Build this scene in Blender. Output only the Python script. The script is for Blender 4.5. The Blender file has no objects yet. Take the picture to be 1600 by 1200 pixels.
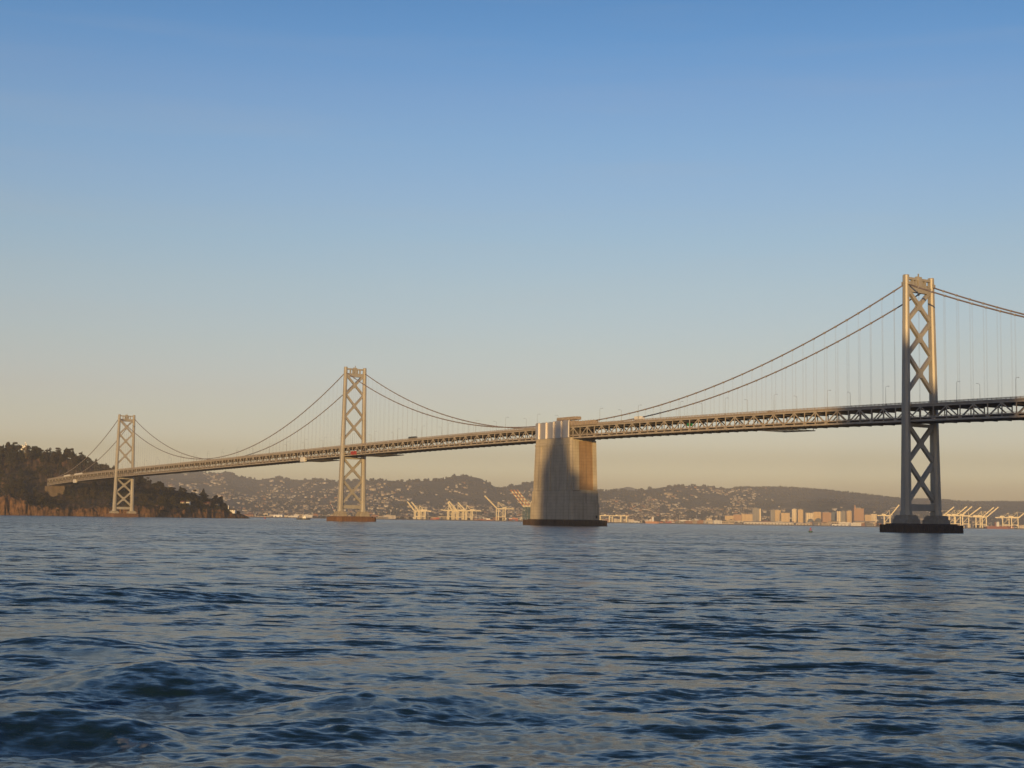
import bpy, math, random
import numpy as np
from mathutils import Vector, Matrix

random.seed(7)
RNG = np.random.default_rng(11)
R = math.radians
scene = bpy.context.scene
COL = scene.collection

# ------------------------------------------------------------------ camera
F_PX, PITCH, ROLL, CAM_H = 2227.0, R(5.476), R(0.878), 3.2
cam_data = bpy.data.cameras.new('camera')
cam = bpy.data.objects.new('camera', cam_data)
COL.objects.link(cam)
cam_data.sensor_width = 36.0
cam_data.lens = F_PX / 1600 * 36.0
cam_data.clip_start = 0.2
cam_data.clip_end = 60000
cam.matrix_world = (Matrix.Translation((0, 0, CAM_H)) @ Matrix.Rotation(R(90) + PITCH, 4, 'X')
                    @ Matrix.Rotation(ROLL, 4, 'Z'))
scene.camera = cam

# ------------------------------------------------------------------ sun and sky
SUN_AZ, SUN_EL = R(-10.0), R(4.5)          # a little to the left of straight behind the camera, low in the evening
TO_SUN = Vector((math.sin(SUN_AZ) * math.cos(SUN_EL), -math.cos(SUN_AZ) * math.cos(SUN_EL), math.sin(SUN_EL)))
sun_data = bpy.data.lights.new('sun', 'SUN')
sun_data.energy = 5.0
sun_data.angle = R(0.5)
sun_data.color = (1.0, 0.635, 0.25)
sun = bpy.data.objects.new('sun', sun_data)
COL.objects.link(sun)
sun.rotation_euler = TO_SUN.to_track_quat('Z', 'Y').to_euler()
sun.location = TO_SUN * 500

world = bpy.data.worlds.new('World')
scene.world = world
world.use_nodes = True
wn, wl = world.node_tree.nodes, world.node_tree.links
wn.clear()
w_out = wn.new('ShaderNodeOutputWorld')
w_bg = wn.new('ShaderNodeBackground')
w_sky = wn.new('ShaderNodeTexSky')
w_sky.sky_type = 'NISHITA'
w_sky.sun_disc = False
w_sky.sun_elevation = SUN_EL
w_sky.sun_rotation = math.atan2(TO_SUN.x, TO_SUN.y)
w_sky.air_density = 1.0
w_sky.dust_density = 1.0
w_sky.ozone_density = 1.0
w_bg.inputs['Strength'].default_value = 0.14
# colour of the evening air by height above the horizon
w_geo = wn.new('ShaderNodeTexCoord')
w_sep = wn.new('ShaderNodeSeparateXYZ')
w_ramp = wn.new('ShaderNodeValToRGB')
w_mul = wn.new('ShaderNodeMixRGB')
w_mul.blend_type = 'MULTIPLY'
w_mul.inputs[0].default_value = 1.0
wl.new(w_geo.outputs['Generated'], w_sep.inputs[0])
wl.new(w_sep.outputs['Z'], w_ramp.inputs[0])
SKY_TINT = [(0.0, (1.4462, 1.6613, 3.2866)), (0.0336, (1.4462, 1.6613, 3.2866)), (0.0444, (1.1719, 1.2628, 2.3022)), (0.056, (1.235, 1.3059, 2.3194)), (0.0707, (1.1899, 1.2178, 1.9821)), (0.0864, (1.177, 1.1511, 1.7701)), (0.1176, (1.1649, 1.1503, 1.5974)), (0.1619, (1.1299, 1.1755, 1.5574)), (0.1948, (1.0485, 1.1809, 1.6019)), (0.2272, (0.9776, 1.1634, 1.6659)), (0.2591, (0.881, 1.1476, 1.705)), (0.2903, (0.7912, 1.088, 1.7015)), (0.3209, (0.5916, 1.0116, 1.7036)), (0.3507, (0.4848, 0.9266, 1.6222)), (0.5, (0.4848, 0.8710039999999999, 1.45998)), (1.0, (0.4848, 0.83394, 1.362648))]
def set_ramp(ramp, stops):
    cr = ramp.color_ramp
    while len(cr.elements) > 1:
        cr.elements.remove(cr.elements[-1])
    cr.elements[0].position = stops[0][0]
    cr.elements[0].color = (*stops[0][1], 1)
    for p, c in stops[1:]:
        e = cr.elements.new(p)
        e.color = (*c, 1)
set_ramp(w_ramp, SKY_TINT)
wl.new(w_sky.outputs[0], w_mul.inputs[1])
wl.new(w_ramp.outputs[0], w_mul.inputs[2])
w_map = wn.new('ShaderNodeMapping')
w_map.inputs['Scale'].default_value = (2.2, 2.2, 26.0)
w_map.inputs['Location'].default_value = (0.7, 0.3, 0.0)
w_cl = wn.new('ShaderNodeTexNoise')
w_cl.inputs['Scale'].default_value = 1.6
w_cl.inputs['Detail'].default_value = 5
w_cr = wn.new('ShaderNodeMapRange')
w_cr.inputs['From Min'].default_value = 0.52
w_cr.inputs['From Max'].default_value = 0.80
w_cr.inputs['To Max'].default_value = 0.09
w_mc = wn.new('ShaderNodeMixRGB')
w_mc.inputs[2].default_value = (3.7, 3.3, 3.0, 1)
wl.new(w_geo.outputs['Generated'], w_map.inputs[0])
wl.new(w_map.outputs[0], w_cl.inputs['Vector'])
wl.new(w_cl.outputs['Fac'], w_cr.inputs['Value'])
wl.new(w_cr.outputs[0], w_mc.inputs[0])
wl.new(w_mul.outputs[0], w_mc.inputs[1])
# added: sky behind the camera dimmed and blued to darken and cool shaded faces
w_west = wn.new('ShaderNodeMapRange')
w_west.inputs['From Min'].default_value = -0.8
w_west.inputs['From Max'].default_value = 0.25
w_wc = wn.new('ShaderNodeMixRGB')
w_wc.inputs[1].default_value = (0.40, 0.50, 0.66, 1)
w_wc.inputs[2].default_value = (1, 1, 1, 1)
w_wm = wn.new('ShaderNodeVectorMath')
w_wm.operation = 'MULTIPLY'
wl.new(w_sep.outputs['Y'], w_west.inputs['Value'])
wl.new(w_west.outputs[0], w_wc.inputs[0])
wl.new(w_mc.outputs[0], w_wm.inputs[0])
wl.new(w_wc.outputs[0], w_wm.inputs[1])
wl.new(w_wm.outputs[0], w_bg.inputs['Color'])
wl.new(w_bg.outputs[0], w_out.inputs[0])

scene.view_settings.view_transform = 'Standard'
scene.view_settings.look = 'None'
scene.view_settings.exposure = 0.0
scene.view_settings.gamma = 1.0
scene.render.engine = 'CYCLES'
scene.cycles.use_denoising = True
scene.cycles.volume_bounces = 1
scene.cycles.max_bounces = 6
scene.cycles.use_adaptive_sampling = True
scene.cycles.adaptive_threshold = 0.008

# ------------------------------------------------------------------ helpers
def at(px, py, Y):
    """The point at depth Y (metres in front of the camera) seen at a photograph pixel."""
    c, s = math.cos(ROLL), math.sin(ROLL)
    dx, dy = px - 800, py - 600
    x, y = c * dx + s * dy, -s * dx + c * dy
    X, U = x / F_PX, -y / F_PX
    d = math.cos(PITCH) - U * math.sin(PITCH)
    h = math.sin(PITCH) + U * math.cos(PITCH)
    return Vector((X / d * Y, Y, CAM_H + h / d * Y))

def tx(px):
    """sideways offset per metre of depth for a photograph column, near the horizon"""
    return (px - 800 + 3.28) / (F_PX * 1.0046)

class MB:
    def __init__(self):
        self.v, self.f, self.m = [], [], []
    def add(self, vs, fs, mi=0):
        b = len(self.v)
        self.v.extend([tuple(p) for p in vs])
        self.f.extend([tuple(b + i for i in f) for f in fs])
        self.m.extend([mi] * len(fs))
        return self
    HEX = [(0, 3, 2, 1), (4, 5, 6, 7), (0, 1, 5, 4), (1, 2, 6, 5), (2, 3, 7, 6), (3, 0, 4, 7)]
    def box(self, x0, x1, y0, y1, z0, z1, mi=0):
        return self.add([(x0, y0, z0), (x1, y0, z0), (x1, y1, z0), (x0, y1, z0),
                         (x0, y0, z1), (x1, y0, z1), (x1, y1, z1), (x0, y1, z1)], self.HEX, mi)
    def bar(self, p, q, w, h, up=(0, 0, 1), mi=0):
        p, q, up = Vector(p), Vector(q), Vector(up)
        d = (q - p).normalized()
        a = d.cross(up)
        if a.length < 1e-4:
            a = d.cross(Vector((1, 0, 0)))
        a.normalize()
        b = a.cross(d).normalized()
        a, b = a * w / 2, b * h / 2
        return self.add([p - a - b, p + a - b, p + a + b, p - a + b, q - a - b, q + a - b, q + a + b, q - a + b], self.HEX, mi)
    def loft(self, secs, mi=0, cap=True):
        n = len(secs[0])
        vs = [p for s in secs for p in s]
        fs = []
        for k in range(len(secs) - 1):
            for i in range(n):
                j = (i + 1) % n
                fs.append((k * n + i, k * n + j, (k + 1) * n + j, (k + 1) * n + i))
        if cap:
            fs.append(tuple(reversed(range(n))))
            fs.append(tuple((len(secs) - 1) * n + i for i in range(n)))
        return self.add(vs, fs, mi)
    def tube(self, pts, r, n=6, mi=0):
        pts = [Vector(p) for p in pts]
        secs = []
        for i, p in enumerate(pts):
            d = (pts[min(i + 1, len(pts) - 1)] - pts[max(i - 1, 0)]).normalized()
            a = d.cross(Vector((0, 0, 1)))
            if a.length < 1e-3:
                a = d.cross(Vector((1, 0, 0)))
            a.normalize()
            b = d.cross(a)
            rr = r[i] if isinstance(r, (list, tuple)) else r
            secs.append([p + (a * math.cos(2 * math.pi * k / n) + b * math.sin(2 * math.pi * k / n)) * rr for k in range(n)])
        return self.loft(secs, mi)
    def mesh(self, name, mats, smooth=False):
        me = bpy.data.meshes.new(name)
        me.from_pydata(self.v, [], self.f)
        for m in (mats if isinstance(mats, (list, tuple)) else [mats]):
            me.materials.append(m)
        if any(self.m):
            me.polygons.foreach_set('material_index', self.m)
        if smooth:
            me.polygons.foreach_set('use_smooth', [True] * len(self.f))
        me.update()
        return me
    def build(self, name, mats, parent=None, smooth=False):
        return link(name, self.mesh(name, mats, smooth), parent)

def link(name, me, parent=None):
    o = bpy.data.objects.new(name, me)
    COL.objects.link(o)
    if parent is not None:
        o.parent = parent
    return o

def np_mesh(name, V, Fq, mats, smooth=True, mi=None):
    me = bpy.data.meshes.new(name)
    k = Fq.shape[1]
    me.vertices.add(len(V))
    me.vertices.foreach_set('co', np.ascontiguousarray(V, dtype=np.float32).ravel())
    me.loops.add(Fq.size)
    me.loops.foreach_set('vertex_index', np.ascontiguousarray(Fq, dtype=np.int32).ravel())
    me.polygons.add(len(Fq))
    me.polygons.foreach_set('loop_start', np.arange(0, Fq.size, k, dtype=np.int32))
    me.polygons.foreach_set('loop_total', np.full(len(Fq), k, dtype=np.int32))
    for m in (mats if isinstance(mats, (list, tuple)) else [mats]):
        me.materials.append(m)
    if mi is not None:
        me.polygons.foreach_set('material_index', np.asarray(mi, dtype=np.int32))
    if smooth:
        me.polygons.foreach_set('use_smooth', np.ones(len(Fq), dtype=bool))
    me.update(calc_edges=True)
    me.validate()
    return me

def grid_faces(nr, nc):
    i = np.arange(nr - 1)[:, None] * nc + np.arange(nc - 1)[None, :]
    return np.stack([i, i + 1, i + nc + 1, i + nc], -1).reshape(-1, 4)

def empty(name, loc=(0, 0, 0), rz=0.0):
    o = bpy.data.objects.new(name, None)
    COL.objects.link(o)
    o.location = loc
    o.rotation_euler = (0, 0, rz)
    return o

def tag(o, label=None, cat=None, group=None, kind=None):
    if label: o['label'] = label
    if cat: o['category'] = cat
    if group: o['group'] = group
    if kind: o['kind'] = kind
    return o

def copy_tree(o, parent=None):
    c = o.copy()
    COL.objects.link(c)
    if parent is not None:
        c.parent = parent
    for ch in list(o.children):
        copy_tree(ch, c)
    return c

ORD = ['first', 'second', 'third', 'fourth', 'fifth', 'sixth', 'seventh', 'eighth', 'ninth', 'tenth', 'eleventh',
       'twelfth', 'thirteenth', 'fourteenth', 'fifteenth', 'sixteenth', 'seventeenth', 'eighteenth']

# value noise used to shape land
_perm = RNG.random((256, 256))
def vnoise(x, y):
    xi, yi = np.floor(x).astype(int), np.floor(y).astype(int)
    fx, fy = x - xi, y - yi
    fx, fy = fx * fx * (3 - 2 * fx), fy * fy * (3 - 2 * fy)
    g = lambda a, b: _perm[a % 256, b % 256]
    return ((g(xi, yi) * (1 - fx) + g(xi + 1, yi) * fx) * (1 - fy) + (g(xi, yi + 1) * (1 - fx) + g(xi + 1, yi + 1) * fx) * fy) * 2 - 1
def fbm(x, y, o=4, gain=0.5):
    s, a, t = 0, 1.0, 0
    for k in range(o):
        s = s + a * vnoise(x * 2 ** k + 17.3 * k, y * 2 ** k + 9.1 * k)
        t += a
        a *= gain
    return s / t
def smooth(t):
    t = np.clip(t, 0, 1)
    return t * t * (3 - 2 * t)

# ------------------------------------------------------------------ materials
def mat(name, col, rough=0.7, metal=0.0, var=0.15, scale=0.3, col2=None, stretch=(1, 1, 1), bump=0.0, bscale=None, spec=0.5):
    m = bpy.data.materials.new(name)
    m.use_nodes = True
    nt = m.node_tree
    b = nt.nodes['Principled BSDF']
    b.inputs['Roughness'].default_value = rough
    b.inputs['Metallic'].default_value = metal
    b.inputs['Specular IOR Level'].default_value = spec
    tc = nt.nodes.new('ShaderNodeTexCoord')
    mp = nt.nodes.new('ShaderNodeMapping')
    mp.inputs['Scale'].default_value = stretch
    nz = nt.nodes.new('ShaderNodeTexNoise')
    nz.inputs['Scale'].default_value = scale
    nz.inputs['Detail'].default_value = 6
    nz.inputs['Roughness'].default_value = 0.62
    rp = nt.nodes.new('ShaderNodeValToRGB')
    c2 = col2 if col2 else tuple(c * (1 - 2 * var) for c in col)
    rp.color_ramp.elements[0].position = 0.3
    rp.color_ramp.elements[1].position = 0.7
    rp.color_ramp.elements[0].color = (*c2, 1)
    rp.color_ramp.elements[1].color = (*col, 1)
    nt.links.new(tc.outputs['Object'], mp.inputs[0])
    nt.links.new(mp.outputs[0], nz.inputs['Vector'])
    nt.links.new(nz.outputs['Fac'], rp.inputs[0])
    nt.links.new(rp.outputs[0], b.inputs['Base Color'])
    if bump:
        n2 = nt.nodes.new('ShaderNodeTexNoise')
        n2.inputs['Scale'].default_value = bscale or scale * 4
        n2.inputs['Detail'].default_value = 5
        nt.links.new(mp.outputs[0], n2.inputs['Vector'])
        bp = nt.nodes.new('ShaderNodeBump')
        bp.inputs['Strength'].default_value = 0.6
        bp.inputs['Distance'].default_value = bump
        nt.links.new(n2.outputs['Fac'], bp.inputs['Height'])
        nt.links.new(bp.outputs[0], b.inputs['Normal'])
    m['ramp'] = rp.name
    return m

STEEL = mat('aluminium_paint', (0.45, 0.42, 0.365), 0.50, 0.2, scale=0.16, col2=(0.33, 0.30, 0.25), stretch=(1, 1, 0.3))
TRUSS = mat('truss_paint', (0.46, 0.405, 0.34), 0.6, 0.1, scale=0.35, col2=(0.32, 0.27, 0.215))
BEAM_SHADE = mat('beam_inner_shade', (0.10, 0.085, 0.07), 0.7, scale=0.35, col2=(0.06, 0.05, 0.042))  # shade inside the truss put into the colour of beams and stringers
CABLE = mat('cable_paint', (0.26, 0.21, 0.20), 0.6, 0.1, scale=0.2, col2=(0.20, 0.15, 0.14))
ROAD = mat('asphalt', (0.06, 0.06, 0.06), 0.9, scale=0.5)
ROPE = mat('galvanised_rope', (0.42, 0.39, 0.38), 0.6, 0.2, scale=0.5)
LAMPSTEEL = mat('lamp_paint', (0.26, 0.26, 0.26), 0.6, 0.1, scale=0.5)
RAIL = mat('railing_paint', (0.42, 0.355, 0.285), 0.6, 0.1, scale=0.5, col2=(0.30, 0.24, 0.19), stretch=(1, 1, 1))
DARKSTEEL = mat('dark_steel', (0.06, 0.055, 0.05), 0.7, scale=0.5)
FENDER = mat('shaded_timber', (0.085, 0.055, 0.04), 0.85, scale=0.6, col2=(0.04, 0.028, 0.022), stretch=(1, 1, 0.15), bump=0.1)  # fender timber of the shaded piers; the sunlit ones use a lighter copy
PEDESTAL = mat('pedestal_concrete', (0.36, 0.32, 0.26), 0.85, scale=0.35, col2=(0.25, 0.21, 0.16), bump=0.03)
WHITEWALL = mat('white_sheet_metal', (0.56, 0.53, 0.52), 0.42, 0.6, scale=0.3, col2=(0.47, 0.44, 0.43), stretch=(2, 2, 0.3))
RUSTY = mat('primer_red_steel', (0.40, 0.33, 0.26), 0.75, scale=0.5, col2=(0.28, 0.21, 0.155))
WHITE = mat('white_paint', (0.78, 0.76, 0.72), 0.5, scale=0.2, var=0.05)
GREENSIGN = mat('green_sign_face', (0.01, 0.22, 0.09), 0.5, var=0.05)
REDPAINT = mat('red_paint', (0.42, 0.05, 0.03), 0.6, var=0.12)
BLACK = mat('black_paint', (0.02, 0.02, 0.022), 0.5, var=0.1)
GLASS = mat('dark_glass', (0.02, 0.025, 0.03), 0.12, var=0.05)
BLUEGREY = mat('blue_grey_paint', (0.08, 0.10, 0.13), 0.5, var=0.1)

def concrete(name, c_hi, c_lo, stain):
    """board-marked concrete: pour lines, run-down streaks, stains"""
    m = mat(name, c_hi, 0.9, scale=0.14, col2=c_lo, bump=0.04, bscale=0.8)
    nt = m.node_tree
    b = nt.nodes['Principled BSDF']
    rp = nt.nodes[m['ramp']]
    tc = nt.nodes.new('ShaderNodeTexCoord')
    mp = nt.nodes.new('ShaderNodeMapping')
    mp.inputs['Scale'].default_value = (1.0, 1.0, 0.035)
    nz = nt.nodes.new('ShaderNodeTexNoise')
    nz.inputs['Scale'].default_value = 0.55
    nz.inputs['Detail'].default_value = 5
    r2 = nt.nodes.new('ShaderNodeValToRGB')
    r2.color_ramp.elements[0].position = 0.48
    r2.color_ramp.elements[1].position = 0.68
    mx = nt.nodes.new('ShaderNodeMixRGB')
    mx.inputs[2].default_value = (*stain, 1)
    nt.links.new(tc.outputs['Object'], mp.inputs[0])
    nt.links.new(mp.outputs[0], nz.inputs['Vector'])
    nt.links.new(nz.outputs['Fac'], r2.inputs[0])
    sc = nt.nodes.new('ShaderNodeMath'); sc.operation = 'MULTIPLY'; sc.inputs[1].default_value = 0.55
    nt.links.new(r2.outputs[0], sc.inputs[0])
    nt.links.new(sc.outputs[0], mx.inputs[0])
    nt.links.new(rp.outputs[0], mx.inputs[1])
    # pour lines every 1.8 m
    sp = nt.nodes.new('ShaderNodeSeparateXYZ')
    nt.links.new(tc.outputs['Object'], sp.inputs[0])
    dv = nt.nodes.new('ShaderNodeMath'); dv.operation = 'DIVIDE'; dv.inputs[1].default_value = 2.4
    fr = nt.nodes.new('ShaderNodeMath'); fr.operation = 'FRACT'
    lt = nt.nodes.new('ShaderNodeMath'); lt.operation = 'LESS_THAN'; lt.inputs[1].default_value = 0.13
    ml = nt.nodes.new('ShaderNodeMath'); ml.operation = 'MULTIPLY'; ml.inputs[1].default_value = 0.30
    nt.links.new(sp.outputs['Z'], dv.inputs[0]); nt.links.new(dv.outputs[0], fr.inputs[0])
    nt.links.new(fr.outputs[0], lt.inputs[0]); nt.links.new(lt.outputs[0], ml.inputs[0])
    mx2 = nt.nodes.new('ShaderNodeMixRGB')
    mx2.inputs[2].default_value = (c_lo[0] * .55, c_lo[1] * .55, c_lo[2] * .55, 1)
    nt.links.new(ml.outputs[0], mx2.inputs[0]); nt.links.new(mx.outputs[0], mx2.inputs[1])
    nt.links.new(mx2.outputs[0], b.inputs['Base Color'])
    return m
CONC = concrete('pier_concrete', (0.50, 0.435, 0.33), (0.38, 0.325, 0.245), (0.22, 0.175, 0.13))
CONC_RUST = concrete('rust_stained_concrete', (0.34, 0.23, 0.13), (0.25, 0.155, 0.085), (0.13, 0.09, 0.06))

# ------------------------------------------------------------------ haze, one closed box of thin air
def build_haze():
    m = bpy.data.materials.new('haze_air')
    m.use_nodes = True
    nt = m.node_tree
    nt.nodes.clear()
    o = nt.nodes.new('ShaderNodeOutputMaterial')
    v = nt.nodes.new('ShaderNodeVolumePrincipled')
    v.inputs['Color'].default_value = (0.93, 0.93, 0.92, 1)
    v.inputs['Density'].default_value = HAZE_DENSITY
    v.inputs['Anisotropy'].default_value = 0.0
    nt.links.new(v.outputs[0], o.inputs['Volume'])
    h = MB().box(-9500, 9500, -2600, 17500, -3.0, 455).build('haze', m)
    tag(h, kind='stuff')
HAZE_DENSITY = 6.2e-5
build_haze()

# ------------------------------------------------------------------ water
def water_material():
    m = bpy.data.materials.new('bay_water')
    m.use_nodes = True
    nt = m.node_tree
    N, L = nt.nodes, nt.links
    b = N['Principled BSDF']
    b.inputs['Base Color'].default_value = (0.008, 0.022, 0.033, 1)
    b.inputs['Roughness'].default_value = 0.18
    b.inputs['IOR'].default_value = 1.33
    tc = N.new('ShaderNodeTexCoord')
    geo = N.new('ShaderNodeNewGeometry')
    lod = N.new('ShaderNodeAttribute'); lod.attribute_name = 'lod'
    def layer(scale, stretch, detail):
        mp = N.new('ShaderNodeMapping')
        mp.inputs['Scale'].default_value = stretch
        mp.inputs['Rotation'].default_value = (0, 0, R(14))
        nz = N.new('ShaderNodeTexNoise')
        nz.inputs['Scale'].default_value = scale
        nz.inputs['Detail'].default_value = detail
        nz.inputs['Roughness'].default_value = 0.6
        L.new(tc.outputs['Object'], mp.inputs[0])
        L.new(mp.outputs[0], nz.inputs['Vector'])
        s = N.new('ShaderNodeVectorMath'); s.operation = 'SUBTRACT'; s.inputs[1].default_value = (0.5, 0.5, 0.5)
        L.new(nz.outputs['Color'], s.inputs[0])
        return s.outputs[0]
    def scaled(vec, val):
        s = N.new('ShaderNodeVectorMath'); s.operation = 'SCALE'
        L.new(vec, s.inputs[0])
        if isinstance(val, float): s.inputs['Scale'].default_value = val
        else: L.new(val, s.inputs['Scale'])
        return s.outputs[0]
    def addv(a, c):
        s = N.new('ShaderNodeVectorMath'); s.operation = 'ADD'
        L.new(a, s.inputs[0]); L.new(c, s.inputs[1])
        return s.outputs[0]
    # wind patches: calmer and rougher lanes of water
    mp = N.new('ShaderNodeMapping'); mp.inputs['Scale'].default_value = (0.35, 1.0, 1.0); mp.inputs['Rotation'].default_value = (0, 0, R(8))
    pn = N.new('ShaderNodeTexNoise'); pn.inputs['Scale'].default_value = 0.03; pn.inputs['Detail'].default_value = 6
    L.new(tc.outputs['Object'], mp.inputs[0]); L.new(mp.outputs[0], pn.inputs['Vector'])
    pr = N.new('ShaderNodeMapRange')
    pr.inputs['From Min'].default_value = 0.35; pr.inputs['From Max'].default_value = 0.65
    pr.inputs['To Min'].default_value = 0.35; pr.inputs['To Max'].default_value = 1.3
    L.new(pn.outputs['Fac'], pr.inputs['Value'])
    ripple = scaled(addv(scaled(layer(1.8, (0.5, 1.3, 1), 7), 1.15), scaled(layer(7.5, (0.55, 1.25, 1), 5), 1.0)), pr.outputs[0])
    lr = N.new('ShaderNodeMath'); lr.operation = 'MULTIPLY'; lr.inputs[1].default_value = WATER_FAR_SLOPE
    L.new(lod.outputs['Fac'], lr.inputs[0])
    lr2 = N.new('ShaderNodeMath'); lr2.operation = 'MULTIPLY'
    L.new(lr.outputs[0], lr2.inputs[0]); L.new(pr.outputs[0], lr2.inputs[1])
    chop = scaled(addv(layer(1.1, (0.5, 1.3, 1), 4), scaled(layer(0.16, (0.5, 1.3, 1), 3), 0.35)), lr2.outputs[0])
    sl = addv(ripple, chop)
    flat = N.new('ShaderNodeVectorMath'); flat.operation = 'MULTIPLY'; flat.inputs[1].default_value = (1, 1, 0)
    L.new(sl, flat.inputs[0])
    nn = addv(geo.outputs['Normal'], flat.outputs[0])
    nm = N.new('ShaderNodeVectorMath'); nm.operation = 'NORMALIZE'
    L.new(nn, nm.inputs[0])
    L.new(nm.outputs[0], b.inputs['Normal'])
    # foam on one breaking crest
    foam = N.new('ShaderNodeAttribute'); foam.attribute_name = 'foam'
    fn = N.new('ShaderNodeTexNoise'); fn.inputs['Scale'].default_value = 9; fn.inputs['Detail'].default_value = 6
    L.new(tc.outputs['Object'], fn.inputs['Vector'])
    fm = N.new('ShaderNodeMath'); fm.operation = 'MULTIPLY'
    L.new(foam.outputs['Fac'], fm.inputs[0]); L.new(fn.outputs['Fac'], fm.inputs[1])
    fr = N.new('ShaderNodeMapRange'); fr.inputs['From Min'].default_value = 0.36; fr.inputs['From Max'].default_value = 0.52
    L.new(fm.outputs[0], fr.inputs['Value'])
    mx = N.new('ShaderNodeMixRGB')
    mx.inputs[1].default_value = b.inputs['Base Color'].default_value
    mx.inputs[2].default_value = (0.17, 0.20, 0.23, 1)
    L.new(fr.outputs[0], mx.inputs[0]); L.new(mx.outputs[0], b.inputs['Base Color'])
    fro = N.new('ShaderNodeMapRange'); fro.inputs['To Min'].default_value = 0.18; fro.inputs['To Max'].default_value = 0.8
    L.new(fr.outputs[0], fro.inputs['Value']); L.new(fro.outputs[0], b.inputs['Roughness'])
    return m
WATER_FAR_SLOPE = 3.4

def build_water():
    na, fine = 1100, R(24)
    az = np.concatenate([np.linspace(-math.pi, -fine, 60)[:-1], np.linspace(-fine, fine, na), np.linspace(fine, math.pi, 60)[1:]])
    r = [3.0]
    while r[-1] < 9: r.append(r[-1] * 1.03)
    while r[-1] < 60: r.append(r[-1] * 1.0034)
    while r[-1] < 700: r.append(r[-1] * 1.0042)
    while r[-1] < 17000: r.append(r[-1] * 1.05)
    r = np.array(r)
    A, RR = np.meshgrid(az, r)
    X, Y = RR * np.sin(A), RR * np.cos(A)
    dr = np.gradient(r)[:, None] * np.ones_like(A)
    coarse = (np.abs(A) > fine * 1.001)
    dr = np.where(coarse, RR * 0.05, dr)
    Z = np.zeros_like(X)
    rng = np.random.default_rng(5)
    patch = 1.0 + 0.55 * fbm(X / 26, Y / 11, 4)
    nw = 130
    lam = np.exp(np.linspace(math.log(0.16), math.log(9.5), nw))
    tot = 0.0; kept = np.zeros_like(X)
    for k in range(nw):
        l = lam[k] * rng.uniform(0.96, 1.04)
        spread = 0.85 if l < 4 else 0.45
        th = R(-82) + rng.normal(0, spread)          # chop runs mostly towards the camera
        kk = 2 * math.pi / l
        steep = 0.020 if l < 0.8 else (0.0105 if l < 2.8 else 0.0060)
        a = steep * l / (2 * math.pi) * rng.uniform(0.6, 1.3) * 1.25
        w = smooth((l / (dr * 2.6) - 1) * 1.2)
        ph = kk * (X * math.cos(th) + Y * math.sin(th)) + rng.uniform(0, 6.28)
        s = np.sin(ph)
        Z += a * w * (s + 0.22 * np.cos(2 * ph)) * patch
        tot += steep ** 2; kept += steep ** 2 * w ** 2
    lod = np.sqrt(np.clip(1 - kept / tot, 0, 1))
    # wake of the ferry: a few long smooth crests in the near left water
    def crest(p, q, h, wid, lim):
        p, q = np.array(p), np.array(q)
        d = (q - p); Lg = np.hypot(*d); d = d / Lg
        t = (X - p[0]) * d[0] + (Y - p[1]) * d[1]
        u = -(X - p[0]) * d[1] + (Y - p[1]) * d[0]
        bend = 0.5 * np.sin(t / Lg * 3.1) + 0.35 * np.sin(t * 0.7)
        u = u - bend
        prof = np.where(u > 0, np.exp(-(u / (wid * 0.8)) ** 2), np.exp(-(u / (wid * 1.5)) ** 2)) - 0.42 * np.exp(-((u + wid * 2.3) / (wid * 1.5)) ** 2)
        win = smooth(t / (lim * Lg)) * smooth((Lg - t) / (lim * Lg))
        return h * prof * win, u, t / Lg
    foam = np.zeros_like(X)
    for p, q, h, wid, lim in WAKE:
        dz, u, t = crest(p, q, h, wid, lim)
        Z += dz
    fx, fy = FOAM_AT
    foam = np.exp(-(((X - fx) / 0.62) ** 2 + ((Y - fy - .25 * np.sin(X * 4)) / 0.28) ** 2) * 1.1)
    Z += 0.06 * foam * (0.6 + 0.4 * np.sin(X * 9) * np.sin(Y * 11))
    V = np.stack([X, Y, Z], -1).reshape(-1, 3)
    nr, nc = X.shape
    Fq = grid_faces(nr, nc)[:, ::-1]
    # close the small hole under the camera
    V = np.vstack([V, [[0, 0, 0]]])
    c = len(V) - 1
    hole = np.array([[c, i + 1, i, i] for i in range(0, nc - 1)])
    me = np_mesh('water', V, Fq, water_material())
    for nm, arr in (('lod', lod), ('foam', foam)):
        at_ = me.attributes.new(nm, 'FLOAT', 'POINT')
        at_.data.foreach_set('value', np.append(arr.ravel(), 0).astype(np.float32))
    o = link('water', me)
    tag(o, kind='structure')
def wpt(px, py):
    """water point seen at a photograph pixel"""
    p1 = at(px, py, 1.0)
    k = CAM_H / (CAM_H - p1.z)
    return (p1.x * k, k)
WAKE = [(wpt(-60, 1075), wpt(520, 1064), 0.46, 1.5, 0.5),
        (wpt(-120, 1020), wpt(330, 1015), 0.30, 1.8, 0.45),
        (wpt(-200, 1152), wpt(330, 1148), 0.28, 0.75, 0.4),
        (wpt(-100, 940), wpt(420, 925), 0.28, 3.0, 0.4),
        (wpt(380, 1120), wpt(900, 1090), 0.20, 1.2, 0.45)]
FOAM_AT = wpt(215, 1158)
build_water()

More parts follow.
